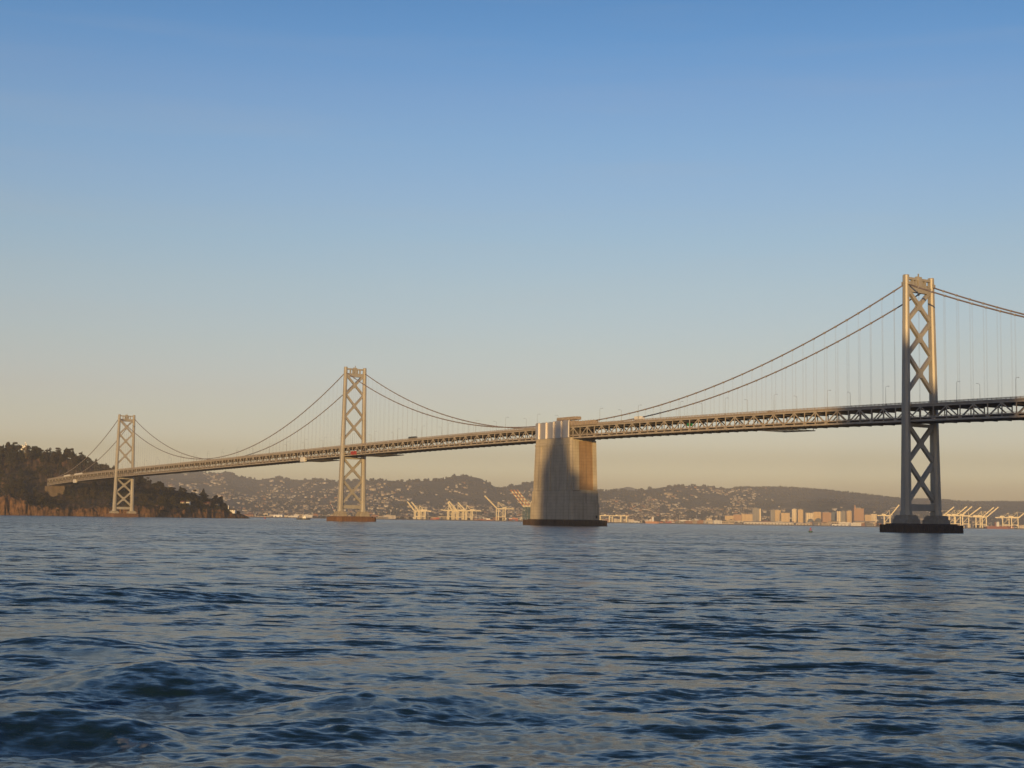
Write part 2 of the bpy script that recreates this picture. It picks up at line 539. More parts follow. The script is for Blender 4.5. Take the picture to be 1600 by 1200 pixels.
# ------------------------------------------------------------------ island (left)
IX = [-260, 0, 60, 100, 130, 165, 200, 250, 300, 340, 353, 361, 375, 388, 396]
IZ = [114, 108, 106, 101, 93, 74, 61, 50, 38, 29, 22, 13, 8, 2, -2]
def isl_shore(px): return np.interp(px, [-260, 0, 110, 165, 215, 300, 388], [1960, 2030, 2050, 2060, 2085, 2190, 2320])
def isl_depth(px): return np.interp(px, [-260, 0, 100, 165, 250, 340, 375, 396], [440, 430, 420, 350, 250, 150, 70, 40])
def isl_cliff(px): return np.interp(px, [-260, 0, 18, 34, 48, 75, 110, 150, 215, 300, 350, 375, 388, 396], [20, 25, 27, 22, 14, 11, 10, 12, 15, 16, 13, 9, 3, -2])
def isl_z(px, Y):
    px, Y = np.asarray(px, float), np.asarray(Y, float)
    wob = 15 * fbm(px / 17.0, Y / 70.0 + 3.1, 4)
    wob = wob + 4.5 * fbm(px / 3.2 + 11, Y / 9.0, 5, 0.6)
    d = Y - isl_shore(px) + wob
    t = d / isl_depth(px)
    hc = isl_cliff(px) * (1 + 0.22 * fbm(px / 9.0, Y / 60.0, 3))
    zr = np.interp(px, IX, IZ)
    cl = smooth((d + 4) / 30.0)
    g = np.clip(t, 0, 1) ** 2.1
    z = -4 + (hc + 4) * cl + (zr - hc) * g
    z = z + 3.0 * fbm(px / 16.0, Y / 45.0, 4) * smooth(t * 3)
    z = z + 5.0 * fbm(px / 5.0, Y / 11.0, 5, 0.62) * cl * (1 - smooth(t * 3))
    back = smooth((t - 1.05) / 1.2)
    return z * (1 - back) + (-6) * back
GROUND_ISL = None
def build_island():
    m = mat('island_ground', (0.105, 0.072, 0.040), 0.95, scale=0.05, col2=(0.045, 0.038, 0.020), bump=1.6, bscale=0.35, spec=0.1)
    nt = m.node_tree
    b = nt.nodes['Principled BSDF']
    rp = nt.nodes[m['ramp']]
    geo = nt.nodes.new('ShaderNodeNewGeometry')
    sp = nt.nodes.new('ShaderNodeSeparateXYZ')
    nt.links.new(geo.outputs['True Normal'], sp.inputs[0])
    tc = nt.nodes.new('ShaderNodeTexCoord')
    nz = nt.nodes.new('ShaderNodeTexNoise'); nz.inputs['Scale'].default_value = 0.035; nz.inputs['Detail'].default_value = 6
    nt.links.new(tc.outputs['Object'], nz.inputs['Vector'])
    ad = nt.nodes.new('ShaderNodeMath'); ad.operation = 'MULTIPLY_ADD'; ad.inputs[1].default_value = 0.9; 
    nt.links.new(nz.outputs['Fac'], ad.inputs[0]); nt.links.new(sp.outputs['Z'], ad.inputs[2])
    mr = nt.nodes.new('ShaderNodeMapRange'); mr.inputs['From Min'].default_value = 1.12; mr.inputs['From Max'].default_value = 1.40
    nt.links.new(ad.outputs[0], mr.inputs['Value'])
    cliff = nt.nodes.new('ShaderNodeValToRGB')
    cliff.color_ramp.elements[0].color = (0.060, 0.036, 0.020, 1); cliff.color_ramp.elements[0].position = 0.35
    cliff.color_ramp.elements[1].color = (0.215, 0.12, 0.062, 1); cliff.color_ramp.elements[1].position = 0.62
    n2 = nt.nodes.new('ShaderNodeTexNoise'); n2.inputs['Scale'].default_value = 0.09; n2.inputs['Detail'].default_value = 9; n2.inputs['Roughness'].default_value = 0.7
    nt.links.new(tc.outputs['Object'], n2.inputs['Vector']); nt.links.new(n2.outputs['Fac'], cliff.inputs[0])
    mx = nt.nodes.new('ShaderNodeMixRGB')
    nt.links.new(mr.outputs[0], mx.inputs[0]); nt.links.new(cliff.outputs[0], mx.inputs[1]); nt.links.new(rp.outputs[0], mx.inputs[2])
    nt.links.new(mx.outputs[0], b.inputs['Base Color'])
    px = np.concatenate([np.arange(-260, -12, 4.0), np.arange(-12, 397, 0.8)])
    dd = np.concatenate([np.arange(-30, 55, 1.3), np.arange(56, 480, 7), np.arange(480, 1000, 40)])
    PX, DD = np.meshgrid(px, dd)
    Yg = isl_shore(PX) + DD
    Zg = isl_z(PX, Yg)
    Xg = tx(PX) * Yg * 1.0
    V = np.stack([Xg, Yg, Zg], -1).reshape(-1, 3)
    me = np_mesh('island', V, grid_faces(*PX.shape), m)
    o = link('island', me)
    tag(o, kind='structure')
def isl_pt(px, Y, dz=0.0):
    return Vector((tx(px) * Y, Y, float(isl_z(px, Y)) + dz))
build_island()

# ------------------------------------------------------------------ far shore, hills, mountain
RIDGE = [(-700, 700), (-300, 726), (0, 734), (150, 738), (250, 741), (280, 740), (305, 736), (318, 738), (330, 740.5), (345, 737.5), (352, 738),
         (375, 745), (402, 749.5), (425, 746), (437, 745.5), (455, 751), (480, 748.5), (505, 749.5), (520, 752), (570, 750), (605, 750),
         (630, 752), (660, 750.5), (690, 750), (700, 745), (715, 742.5), (735, 744), (750, 747), (765, 756), (775, 761), (790, 760.5),
         (812, 756.5), (835, 754), (870, 760), (900, 766), (935, 767), (975, 765.5), (1000, 766), (1015, 763.5), (1040, 760.5), (1065, 759),
         (1085, 758.5), (1105, 760), (1130, 763.5), (1145, 762), (1167, 759.5), (1180, 761), (1210, 760), (1250, 762), (1300, 766),
         (1350, 771.5), (1400, 777.5), (1475, 780.5), (1520, 784), (1560, 783), (1600, 783.5), (1800, 790), (2300, 800)]
RDG_X = np.array([p[0] for p in RIDGE], float)
RDG_E = np.array([(at(p[0], p[1], 1.0).z - CAM_H) for p in RIDGE])       # tangent of elevation
def hill_crest_depth(px): return 11200 + 900 * np.sin(px / 170.0) + 500 * np.sin(px / 61.0 + 1)
HILL_FOOT = 7400.0
def hill_z(px, Y):
    px, Y = np.asarray(px, float), np.asarray(Y, float)
    Yc = hill_crest_depth(px)
    e = np.interp(px, RDG_X, RDG_E)
    zc = CAM_H + e * Yc
    t = (Y - HILL_FOOT) / (Yc - HILL_FOOT)
    tt = np.clip(t, 0, 1)
    g = 0.30 * tt + 0.70 * tt ** 1.5
    X = tx(px) * Y
    bulge = fbm(X / 900.0, Y / 1400.0, 4, 0.55)
    gul = np.abs(fbm(X / 420.0 + 5, Y / 1500.0, 3))
    z = 4 + (zc - 4) * g + (bulge * 70 - gul * 60) * np.sin(np.pi * tt) ** 0.8 * np.clip(zc / 250, 0.3, 1.3)
    # never rise above the line of sight to the crest
    lim = CAM_H + e * Y * (0.55 + 0.44 * tt)
    z = np.minimum(z, np.maximum(lim, 4))
    back = np.clip(t - 1, 0, 2)
    return np.where(t > 1, zc - back * 500, z)
def build_hills():
    m = mat('hill_ground', (0.17, 0.135, 0.088), 0.95, scale=0.0035, col2=(0.062, 0.062, 0.038), spec=0.05)
    nt = m.node_tree
    b = nt.nodes['Principled BSDF']; rp = nt.nodes[m['ramp']]
    rp.color_ramp.elements[0].position = 0.42; rp.color_ramp.elements[1].position = 0.66
    tc = nt.nodes.new('ShaderNodeTexCoord')
    nz = nt.nodes.new('ShaderNodeTexNoise'); nz.inputs['Scale'].default_value = 0.03; nz.inputs['Detail'].default_value = 5
    nt.links.new(tc.outputs['Object'], nz.inputs['Vector'])
    r2 = nt.nodes.new('ShaderNodeValToRGB'); r2.color_ramp.elements[0].position = 0.40; r2.color_ramp.elements[1].position = 0.62
    r2.color_ramp.elements[0].color = (0.45, 0.45, 0.42, 1); r2.color_ramp.elements[1].color = (1.25, 1.2, 1.1, 1)
    nt.links.new(nz.outputs['Fac'], r2.inputs[0])
    mx = nt.nodes.new('ShaderNodeMixRGB'); mx.blend_type = 'MULTIPLY'; mx.inputs[0].default_value = 1
    nt.links.new(rp.outputs[0], mx.inputs[1]); nt.links.new(r2.outputs[0], mx.inputs[2]); nt.links.new(mx.outputs[0], b.inputs['Base Color'])
    px = np.arange(-900, 2300, 3.5)
    Yv = np.concatenate([np.linspace(HILL_FOOT, 12700, 130), np.linspace(12850, 14500, 8)])
    PX, YY = np.meshgrid(px, Yv)
    Z = hill_z(PX, YY)
    V = np.stack([tx(PX) * YY, YY, Z], -1).reshape(-1, 3)
    tag(link('hills', np_mesh('hills', V, grid_faces(*PX.shape), m)), kind='structure')
    # coastal plain between the shore and the hills
    lm = mat('shore_ground', (0.32, 0.23, 0.13), 0.95, scale=0.012, col2=(0.11, 0.085, 0.055), spec=0.05)
    shore = [(-900, 6300), (200, 6350), (420, 6050), (620, 5900), (860, 5750), (1000, 6050), (1200, 6300), (1420, 6000), (1600, 5600), (2300, 5300)]
    px = np.arange(-900, 2300, 10.0)
    S = np.interp(px, [p[0] for p in shore], [p[1] for p in shore])
    rows = [(-25, -3.0), (0, 2.6), (6, 3.2), (80, 3.4), (600, 3.8), (1300, 4.2)]
    V = []
    for d, z in rows:
        V.append(np.stack([tx(px) * (S + d), S + d, np.full_like(px, z)], -1))
    Y_ = np.full_like(px, HILL_FOOT + 60)
    V.append(np.stack([tx(px) * Y_, Y_, np.full_like(px, 5.0)], -1))
    V = np.array(V)
    tag(link('land', np_mesh('land', V.reshape(-1, 3), grid_faces(V.shape[0], V.shape[1]), lm)), kind='structure')
    # distant mountain
    mm = mat('mountain_ground', (0.06, 0.06, 0.05), 0.95, scale=0.002, spec=0.0)
    px = np.arange(760, 1160, 4.0)
    Yv = np.linspace(14500, 17000, 14)
    prof = np.interp(px, [760, 860, 930, 945, 960, 970, 980, 990, 1000, 1015, 1060, 1160], [800, 775, 768, 767.5, 764, 760.8, 759, 760.3, 765, 768, 774, 800])
    E = np.array([at(a, b_, 1.0).z - CAM_H for a, b_ in zip(px, prof)])
    PX, YY = np.meshgrid(px, Yv)
    tt = (YY - 14500) / 2000.0
    crest = (CAM_H + E * 16500)[None, :]
    Z = np.where(tt <= 1, crest * np.clip(tt, 0, 1) ** 0.7, crest - (tt - 1) * 300) + 12 * fbm((PX) / 9, YY / 300, 3)
    V = np.stack([tx(PX) * YY, YY, Z], -1).reshape(-1, 3)
    tag(link('mountain', np_mesh('mountain', V, grid_faces(*PX.shape), mm)), kind='structure')
build_hills()
SHORE_X = [-900, 200, 420, 620, 860, 1000, 1200, 1420, 1600, 2300]
SHORE_Y = [6300, 6350, 6050, 5900, 5750, 6050, 6300, 6000, 5600, 5300]
def shore_depth(px): return float(np.interp(px, SHORE_X, SHORE_Y))

# ------------------------------------------------------------------ the suspension bridge
# its own frame: x along the deck (towards the city), y across it (away from the camera), z up
TH = R(122.9)
B_O = Vector((37.8, 1096.6, 0))
B_RZ = TH - math.pi
B_X = Vector((-math.cos(TH), -math.sin(TH), 0))
B_Y = Vector((-B_X.y, B_X.x, 0))
def BW(s, n, z): return B_O + B_X * s + B_Y * n + Vector((0, 0, z))
S_W3, S_W5, S_W6, S_END, S_CITY = 353.6, -353.6, -1057.6, -1411.2, 760.0
PANEL = 353.6 / 39
_tc = np.polyfit([-1411.2, -1057.6, -353.6, 0, 353.6, 431, 760], [58.3, 66, 74, 76, 72.4, 71, 65], 5)
def TOP(s): return float(np.polyval(_tc, s))          # top of the upper railing

bridge = empty('suspension_bridge', B_O, B_RZ)
tag(bridge, 'long grey double-deck suspension bridge with latticed steel towers and a concrete centre pier', 'bridge')

def leg_section(s, n, z, a, b):
    """cruciform section with chamfered corners: a along the deck, b across it"""
    c1, c2 = 0.26, 0.14
    pts = [(-.5 + c1, -.5), (.5 - c1, -.5), (.5 - c1 + .02, -.5 + c2 * .5), (.5 - c2 * .4, -.5 + c1), (.5, -.5 + c1 + .03), (.5, .5 - c1 - .03),
           (.5 - c2 * .4, .5 - c1), (.5 - c1 + .02, .5 - c2 * .5), (.5 - c1, .5), (-.5 + c1, .5), (-.5 + c1 - .02, .5 - c2 * .5), (-.5 + c2 * .4, .5 - c1),
           (-.5, .5 - c1 - .03), (-.5, -.5 + c1 + .03), (-.5 + c2 * .4, -.5 + c1), (-.5 + c1 - .02, -.5 + c2 * .5)]
    return [(s + x * a, n + y * b, z) for x, y in pts]

def make_tower(S, H, cable_z, pier_hw, xs_up, xs_dn, strut, fender_mat, zped):
    """xs_up / xs_dn: heights of the node lines of the X braces above and below the deck"""
    dk = TOP(S)
    zb = zped
    def ctr(z): return 12.3 + (10.3 - 12.3) * min(1, max(0, (z - zb) / (H - zb)))
    def A(z): return 6.2 + (3.7 - 6.2) * ((z - zb) / (H - zb)) ** 0.8 if z > zb else 6.2
    def Bq(z): return 5.0 + (3.1 - 5.0) * ((z - zb) / (H - zb)) ** 0.8 if z > zb else 5.0
    # portal at the head of the tower is the tower's own mesh
    p = MB()
    zi = H - 7.4
    yi = ctr(H - 4) - 1.2
    p.box(S - 1.1, S + 1.1, -yi, yi, zi - 2.2, zi + 0.6)
    p.box(S - 1.3, S + 1.3, -yi, yi, zi + 0.6, zi + 1.3)
    p.box(S - 1.0, S + 1.0, -yi, yi, H - 2.6, H - 1.2)
    for y in (-5.2, -2.4, 2.4, 5.2):
        p.box(S - 0.8, S + 0.8, y - 0.5, y + 0.5, zi + 1.3, H - 2.6)
    p.box(S - 1.4, S + 1.4, -1.35, 1.35, zi + 1.3, H - 0.4)
    p.box(S - 0.9, S + 0.9, -2.0, -1.35, H - 1.2, H - 0.2)
    p.box(S - 0.3, S + 0.3, -0.3, 0.3, H - 0.4, H + 1.6)
    # lattice below the deck floor and the base strut
    z0, z1 = strut
    zc = dk - 12.6
    tw = p.build('tower', STEEL, bridge)
    MB().box(S - 1.2, S + 1.2, -ctr(z0) + 2.0, ctr(z0) - 2.0, z0, z1).build('base_strut', STEEL, tw)
    MB().box(S - 1.0, S + 1.0, -ctr(zc) + 1.6, ctr(zc) - 1.6, zc - 0.9, zc + 0.9).build('deck_strut', STEEL, tw)
    legs = []
    for sg in (-1, 1):
        m = MB()
        secs = []
        for z in (zb, zb + 2.0, zb + 2.01, 30, 50, dk - 14, dk + 2, 100 / 144.7 * H, 125 / 144.7 * H, H - 5.2, H - 5.19, H - 4.7, H - 4.69, H - 0.5, H):
            k = 1.0
            if z <= zb + 2.0: k = 1.12
            if z in (H - 5.19, H - 4.7): k = 1.09
            if z == H: k = 0.9
            secs.append(leg_section(S, sg * ctr(z), z, A(z) * k, Bq(z) * k))
        m.loft(secs)
        # splice bands
        for z in (dk - 1.6, 28.0, 44.0, 118 / 144.7 * H):
            m.loft([leg_section(S, sg * ctr(zz), zz, A(zz) * 1.035, Bq(zz) * 1.035) for zz in (z, z + 0.5)])
        lg = m.build('leg', STEEL, tw)
        # cable saddle housing on the leg
        sd = MB()
        sd.box(S - 2.7, S + 2.7, sg * ctr(H) - 0.75, sg * ctr(H) + 0.75, cable_z - 0.9, cable_z + 0.9)
        sd.build('cable_saddle', STEEL, tw)
        # ladder way on the city face
        pd = MB()
        n0 = sg * 12.3
        def ring(k, z, c=.9): return [(S + x * k * 5.9, n0 + y * k * 5.4, z) for x, y in
                                ((-1, -c), (-c, -1), (c, -1), (1, -c), (1, c), (c, 1), (-c, 1), (-1, c))]
        pd.loft([ring(1.0, 4.9), ring(.97, 7.2), ring(0.86, 7.3), ring(0.83, zb - .5), ring(.74, zb - .45), ring(.74, zb + 0.05)])
        pd.build('pedestal', PEDESTAL, tw)
    def xbrace(zt, zbm, w):
        m = MB()
        for sg in (-1, 1):
            yt, yb = sg * (ctr(zt) - 1.3), -sg * (ctr(zbm) - 1.3)
            off = 0.02 * sg
            m.bar((S + off, yt, zt), (S + off, yb, zbm), 1.9 + off, w, (0, 0, 1))
        # gusset plates
        zc_ = (zt + zbm) / 2
        for sx in (-1.06, 1.06):
            m.loft([[(S + sx * q, -1.9, zc_), (S + sx * q, -.7, zc_ - 2.7), (S + sx * q, .7, zc_ - 2.7), (S + sx * q, 1.9, zc_), (S + sx * q, .7, zc_ + 2.7), (S + sx * q, -.7, zc_ + 2.7)]
                    for q in (0.85, 1.0)])
        for z, dirn in ((zt, -1), (zbm, 1)):
            for sg in (-1, 1):
                y = sg * (ctr(z) - 1.0)
                m.loft([[(S + q, y, z + dirn * 3.1), (S + q, y - sg * 1.5, z + dirn * 2.3), (S + q, y - sg * 1.9, z + dirn * 1.2), (S + q, y, z - dirn * 0.2)] for q in (-1.05, 1.05)])
        return m.build('cross_brace', STEEL, tw)
    for i in range(len(xs_up) - 1): xbrace(xs_up[i], xs_up[i + 1], 2.0)
    for i in range(len(xs_dn) - 1): xbrace(xs_dn[i], xs_dn[i + 1], 2.2)
    # pier slab with its fender
    L, T = pier_hw
    f = MB()
    def oct_(k, z): return [(S + x * (L * k), y * (T * k + (k - 1) * 0), z) for x, y in
                            ((-1, -.80), (-.70, -1), (.70, -1), (1, -.80), (1, .80), (.70, 1), (-.70, 1), (-1, .80))]
    f.loft([oct_(1.0, -3), oct_(1.0, 3.9), oct_(0.985, 4.0), oct_(0.975, 3.7), oct_(0.90, 3.71), oct_(0.86, 5.0)])
    # timber piles standing along the fender
    rim = oct_(1.0, 0)
    for i in range(8):
        a, b_ = Vector(rim[i]), Vector(rim[(i + 1) % 8])
        nst = max(2, int((b_ - a).length / 1.7))
        for k in range(nst):
            q = a.lerp(b_, (k + 0.5) / nst)
            f.box(q.x - .28, q.x + .28, q.y - .28, q.y + .28, -2.5, 4.15 + 0.25 * random.random())
    f.build('pier_fender', fender_mat, tw)
    return tw

FENDER_LIT = mat('sunlit_timber', (0.20, 0.105, 0.06), 0.85, scale=0.5, col2=(0.10, 0.055, 0.035), stretch=(1, 1, 0.15), bump=0.1)  # lighter, redder copy of the fender timber: sunlight put into the colour
make_tower(S_W3, 144.7, 139.8, (14.2, 21.8), (136.5, 119.0, 99.6, 79.0), (60.0, 39.4, 17.0), (12.0, 15.8), FENDER, 9.6)
make_tower(S_W5, 150.7, 145.6, (14.2, 21.8), (142.5, 123.5, 102.0, 80.5), (61.0, 40.0, 17.2), (12.4, 15.9), FENDER_LIT, 9.6)
make_tower(S_W6, 142.1, 137.4, (14.2, 21.0), (134.0, 115.0, 95.0, 74.0), (53.0, 34.5, 15.5), (10.6, 14.0), FENDER_LIT, 8.4)

# --- deck spans
def make_span(s0, s1, npan):
    pl = (s1 - s0) / npan
    st = [s0 + pl * i for i in range(npan + 1)]
    deck = MB()
    for a, b_ in zip(st[:-1], st[1:]):
        za, zb = TOP(a), TOP(b_)
        def slab(y0, y1, t0, t1, mi):
            deck.add([(a, y0, za + t0), (b_, y0, zb + t0), (b_, y1, zb + t0), (a, y1, za + t0),
                      (a, y0, za + t1), (b_, y0, zb + t1), (b_, y1, zb + t1), (a, y1, za + t1)], MB.HEX, mi)
        slab(-9.6, 9.6, -1.75, -1.40, 0)
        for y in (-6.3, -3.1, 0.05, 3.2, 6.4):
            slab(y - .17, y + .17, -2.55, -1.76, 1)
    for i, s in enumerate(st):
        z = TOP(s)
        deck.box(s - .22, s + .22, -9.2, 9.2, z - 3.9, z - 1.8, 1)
    d = deck.build('truss_span', [ROAD, BEAM_SHADE], bridge)
    low = MB()
    for a, b_ in zip(st[:-1], st[1:]):
        za, zb = TOP(a), TOP(b_)
        def slab2(y0, y1, t0, t1, mi):
            low.add([(a, y0, za + t0), (b_, y0, zb + t0), (b_, y1, zb + t0), (a, y1, za + t0),
                     (a, y0, za + t1), (b_, y0, zb + t1), (b_, y1, zb + t1), (a, y1, za + t1)], MB.HEX, mi)
        slab2(-9.3, 9.3, -9.0, -8.65, 0)
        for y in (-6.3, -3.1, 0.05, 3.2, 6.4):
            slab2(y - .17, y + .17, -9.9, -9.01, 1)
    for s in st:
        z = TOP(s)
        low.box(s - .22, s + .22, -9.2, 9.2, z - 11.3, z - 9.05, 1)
    low.build('lower_deck', [ROAD, BEAM_SHADE], d)
    for sg in (-1, 1):
        t = MB()
        y = sg * 9.95
        for i, (a, b_) in enumerate(zip(st[:-1], st[1:])):
            za, zb = TOP(a), TOP(b_)
            t.bar((a, y, za - 2.35), (b_, y, zb - 2.35), .72, .95)
            t.bar((a, y, za - 10.35), (b_, y, zb - 10.35), .78, 1.05)
            if i % 2 == 0:
                t.bar((a, y, za - 9.9), (b_, y, zb - 2.8), .46, .62)
            else:
                t.bar((a, y, za - 2.8), (b_, y, zb - 9.9), .46, .62)
        for i, s in enumerate(st):
            z = TOP(s)
            t.box(s - .24, s + .24, y - .25, y + .25, z - 9.85, z - 2.8)
            zz = z - 2.9 if i % 2 else z - 9.8
            t.box(s - .95, s + .95, y - .41, y + .41, zz - .55, zz + .55)
        # bottom flange seen from the water
        t.build('side_truss', TRUSS, d)
        r, lr_ = MB(), MB()
        yr = sg * 10.45
        for a, b_ in zip(st[:-1], st[1:]):
            za, zb = TOP(a), TOP(b_)
            r.bar((a, yr, za - 1.35), (b_, yr, zb - 1.35), .28, .85)
            r.bar((a, yr, za - .06), (b_, yr, zb - .06), .2, .14)
            r.bar((a, yr, za - .50), (b_, yr, zb - .50), .12, .42)
            lr_.bar((a, yr + sg * .06, za - 7.85), (b_, yr + sg * .06, zb - 7.85), .16, .18)
            lr_.bar((a, yr + sg * .06, za - 8.7), (b_, yr + sg * .06, zb - 8.7), .16, .75)
            for k in range(3):
                s = a + (b_ - a) * k / 3
                z = TOP(s)
                r.box(s - .12, s + .12, yr - .13, yr + .13, z - .95, z - .12)
                lr_.box(s - .10, s + .10, yr - .08 + sg * .06, yr + .08 + sg * .06, z - 8.4, z - 7.9)
        r.build('railing', RAIL, d)
        lr_.build('lower_railing', RAIL, d)
    return d
make_span(S_END, S_W6, 39)
make_span(S_W6, S_W5, 78)
make_span(S_W5, -15.0, 37)
make_span(22.0, S_W3, 37)
make_span(S_W3, S_CITY, 45)

# --- main cables
def cable_z_fn(kind):
    def side(s_t, z_t, s_e, z_e, sag):
        def f(s):
            t = (s - s_t) / (s_e - s_t)
            return z_t + (z_e - z_t) * t - 4 * sag * t * (1 - t)
        return f
    return side
_side = cable_z_fn(0)
cab = [  # (start, end, function)
    (S_W3, 27.0, _side(S_W3, 139.8, 27.0, TOP(27) + 0.4, 15.0)),
    (S_W5, -13.0, _side(S_W5, 145.6, -13.0, TOP(-13) + 0.4, 17.5)),
    (S_W6, S_END + 6, _side(S_W6, 137.4, S_END + 6, TOP(S_END + 6) - 1.0, 17.5)),
    (S_W5, S_W6, _side(S_W5, 145.6, S_W6, 137.4, 141.5 - 1.0 - TOP(-705))),
    (S_W3, 353.6 + 704, _side(S_W3, 139.8, 353.6 + 704, 139.8, 139.8 - 69.0)),
]
for sg in (-1, 1):
    m = MB()
    for s0, s1, f in cab:
        n = 44
        e = min(s1, S_CITY) if s1 > s0 and s0 == S_W3 else s1
        m.tube([(s0 + (e - s0) * i / n, sg * 10.2, f(s0 + (e - s0) * i / n)) for i in range(n + 1)], 0.42, 8)
    m.build('main_cable', CABLE, bridge, smooth=True)

# --- suspenders: the hundred that show largest are parts of their own, the rest one part
sus = []
for s0, s1, f in cab:
    lo, hi = min(s0, s1), min(max(s0, s1), 520.0)
    k = math.ceil((lo + 3) / PANEL)
    while k * PANEL < hi - 3:
        s = k * PANEL
        if f(s) - TOP(s) > 1.2:
            for sg in (-1, 1):
                w = BW(s, sg * 10.2, 100)
                vis = s < 470
                sus.append((((f(s) - TOP(s)) / w.y) if vis else 0, s, sg, f(s)))
        k += 1
sus.sort(reverse=True)
def sus_mesh(m, s, sg, z):
    for d in (-0.24, 0.24):
        m.box(s + d - .016, s + d + .016, sg * 10.2 - .018, sg * 10.2 + .018, TOP(s) - 2.2, z)
    m.box(s - .42, s + .42, sg * 10.2 - .52, sg * 10.2 + .52, z - .55, z + .5)
    return m
for q, s, sg, z in sus[:100]:
    sus_mesh(MB(), s, sg, z).build('suspender', ROPE, bridge)
m = MB()
for q, s, sg, z in sus[100:]:
    sus_mesh(m, s, sg, z)
tag(m.build('suspender', ROPE, bridge), kind='stuff')

# --- concrete centre pier
def centre_pier():
    def ring(s0, s1, t, z, c=1.2):
        return [(s0 + c, -t, z), (s1 - c, -t, z), (s1, -t + c, z), (s1, t - c, z), (s1 - c, t, z), (s0 + c, t, z), (s0, t - c, z), (s0, -t + c, z)]
    c = MB()
    c.loft([ring(-21.5, 35.0, 13.4, 2), ring(-21.2, 34.6, 13.2, 17), ring(-20.3, 34.0, 12.9, 17.3), ring(-20.0, 33.6, 12.7, 26),
            ring(-19.2, 32.8, 12.3, 26.4), ring(-17.6, 31.2, 11.9, 60.5), ring(-17.9, 31.5, 12.2, 60.6), ring(-17.9, 31.5, 12.2, 61.6),
            ring(-17.4, 31.1, 11.8, 61.7), ring(-17.2, 31.0, 11.7, 65.9)])
    # shallow buttress strips on the north face and corner strips on the city face
    for s0, s1 in ((-13.5, -8.0), (4.2, 5.4), (20.0, 27.5)):
        c.loft([[(s0, -13.05, 26.5), (s1, -13.05, 26.5), (s1, -10, 26.5), (s0, -10, 26.5)], [(s0, -12.42, 60.2), (s1, -12.42, 60.2), (s1, -9.5, 60.2), (s0, -9.5, 60.2)]])
    for t0, t1 in ((-11.4, -5.6), (7.4, 10.9)):
        c.loft([[(28, t0, 26.6), (33.9, t0, 26.6), (33.9, t1, 26.6), (28, t1, 26.6)], [(28, t0 * .97, 63.9), (32.3, t0 * .97, 63.9), (32.3, t1 * .97, 63.9), (28, t1 * .97, 63.9)]])
    body = c.build('centre_pier', CONC, bridge)
    # rust-washed recess on the city face
    r = MB()
    r.loft([[(30, -5.6, 27), (33.15, -5.6, 27), (33.15, 7.4, 27), (30, 7.4, 27)], [(29, -5.5, 63.5), (31.55, -5.5, 63.5), (31.55, 7.2, 63.5), (29, 7.2, 63.5)]])
    r.build('rust_streaked_panel', CONC_RUST, body)
    d = MB()
    d.box(34.2, 34.9, 8.9, 10.6, 5.2, 8.0)
    d.build('access_door', BLACK, body)
    f = MB()
    def oc(k, z, e=0): return [(7 + x * (33.5 * k), y * (20.5 * k), z) for x, y in
                           ((-1, -.72), (-.78, -1), (.78, -1), (1, -.72), (1, .72), (.78, 1), (-.78, 1), (-1, .72))]
    f.loft([oc(1, -3), oc(1, 3.8), oc(.985, 4.0), oc(.97, 3.6), oc(.9, 3.61), oc(.9, 4.6)])
    rim = oc(1.0, 0)
    for i in range(8):
        a, b_ = Vector(rim[i]), Vector(rim[(i + 1) % 8])
        nst = max(2, int((b_ - a).length / 1.8))
        for k in range(nst):
            q = a.lerp(b_, (k + .5) / nst)
            f.box(q.x - .28, q.x + .28, q.y - .28, q.y + .28, -2.5, 4.05 + .3 * random.random())
    f.build('pier_fender', FENDER, body)
    # white ribbed housing over the deck
    h = MB()
    n0 = -11.9
    edges = [-16.6, -11.5, -1.5, 8.3, 18.4, 28.6]
    for a, b_ in zip(edges[:-1], edges[1:]):
        k = 7
        prof = []
        for i in range(k + 1):
            t = i / k
            s = a + (b_ - a) * t
            zt = 78.0 + 0.7 * math.sin(math.pi * t) + (0.5 if a > 0 else 0)
            prof.append((s, zt))
        for (sa, za), (sb, zb) in zip(prof[:-1], prof[1:]):
            h.add([(sa, n0, 66), (sb, n0, 66), (sb, n0 + .5, 66), (sa, n0 + .5, 66), (sa, n0, za), (sb, n0, zb), (sb, n0 + .5, zb), (sa, n0 + .5, za)], MB.HEX)
    hw = h.build('white_housing_wall', WHITEWALL, body)
    for s in edges[1:]:
        def ribsec(z, k): return [(s + x, n0 + y * k, z) for x, y in ((-.5, .2), (-.5, -.6), (-.3, -1.0), (.05, -1.2), (.38, -1.0), (.6, -.6), (.62, .2))]
        MB().loft([ribsec(66, 1), ribsec(77.6, 1), ribsec(78.6, .75), ribsec(79.0, .4)]).build('rib', WHITEWALL, hw)
    b2 = MB()
    b2.box(-16.0, 28.0, -11.3, 11.3, 66.0, 74.3)
    b2.box(-16.4, -15.9, -11.3, 11.3, 66.0, 75.3)
    b2.box(-16, 28, 11.4, 11.9, 66, 78)
    b2.build('housing_core', BEAM_SHADE, body)
    # raised service platform on trestles
    pf = MB()
    pf.box(11.5, 36.5, -11.6, -6.5, 79.1, 79.5)
    for i in range(6):
        s = 11.9 + i * 4.1
        pf.box(s, s + 3.85, -11.72, -11.6, 79.2, 81.4)
    pf.box(36.45, 36.6, -11.4, -6.7, 79.2, 81.4)
    for s in (11.7, 36.3): pf.box(s - .12, s + .12, -11.6, -6.5, 79.5, 80.8)
    for y in (-11.5, -6.6):
        for z in (80.0, 80.7): pf.box(11.5, 36.5, y - .1, y + .1, z - .13, z + .13)
        for i in range(9):
            s = 11.7 + i * 24.6 / 8
            pf.box(s - .1, s + .1, y - .08, y + .08, 79.5, 80.8)
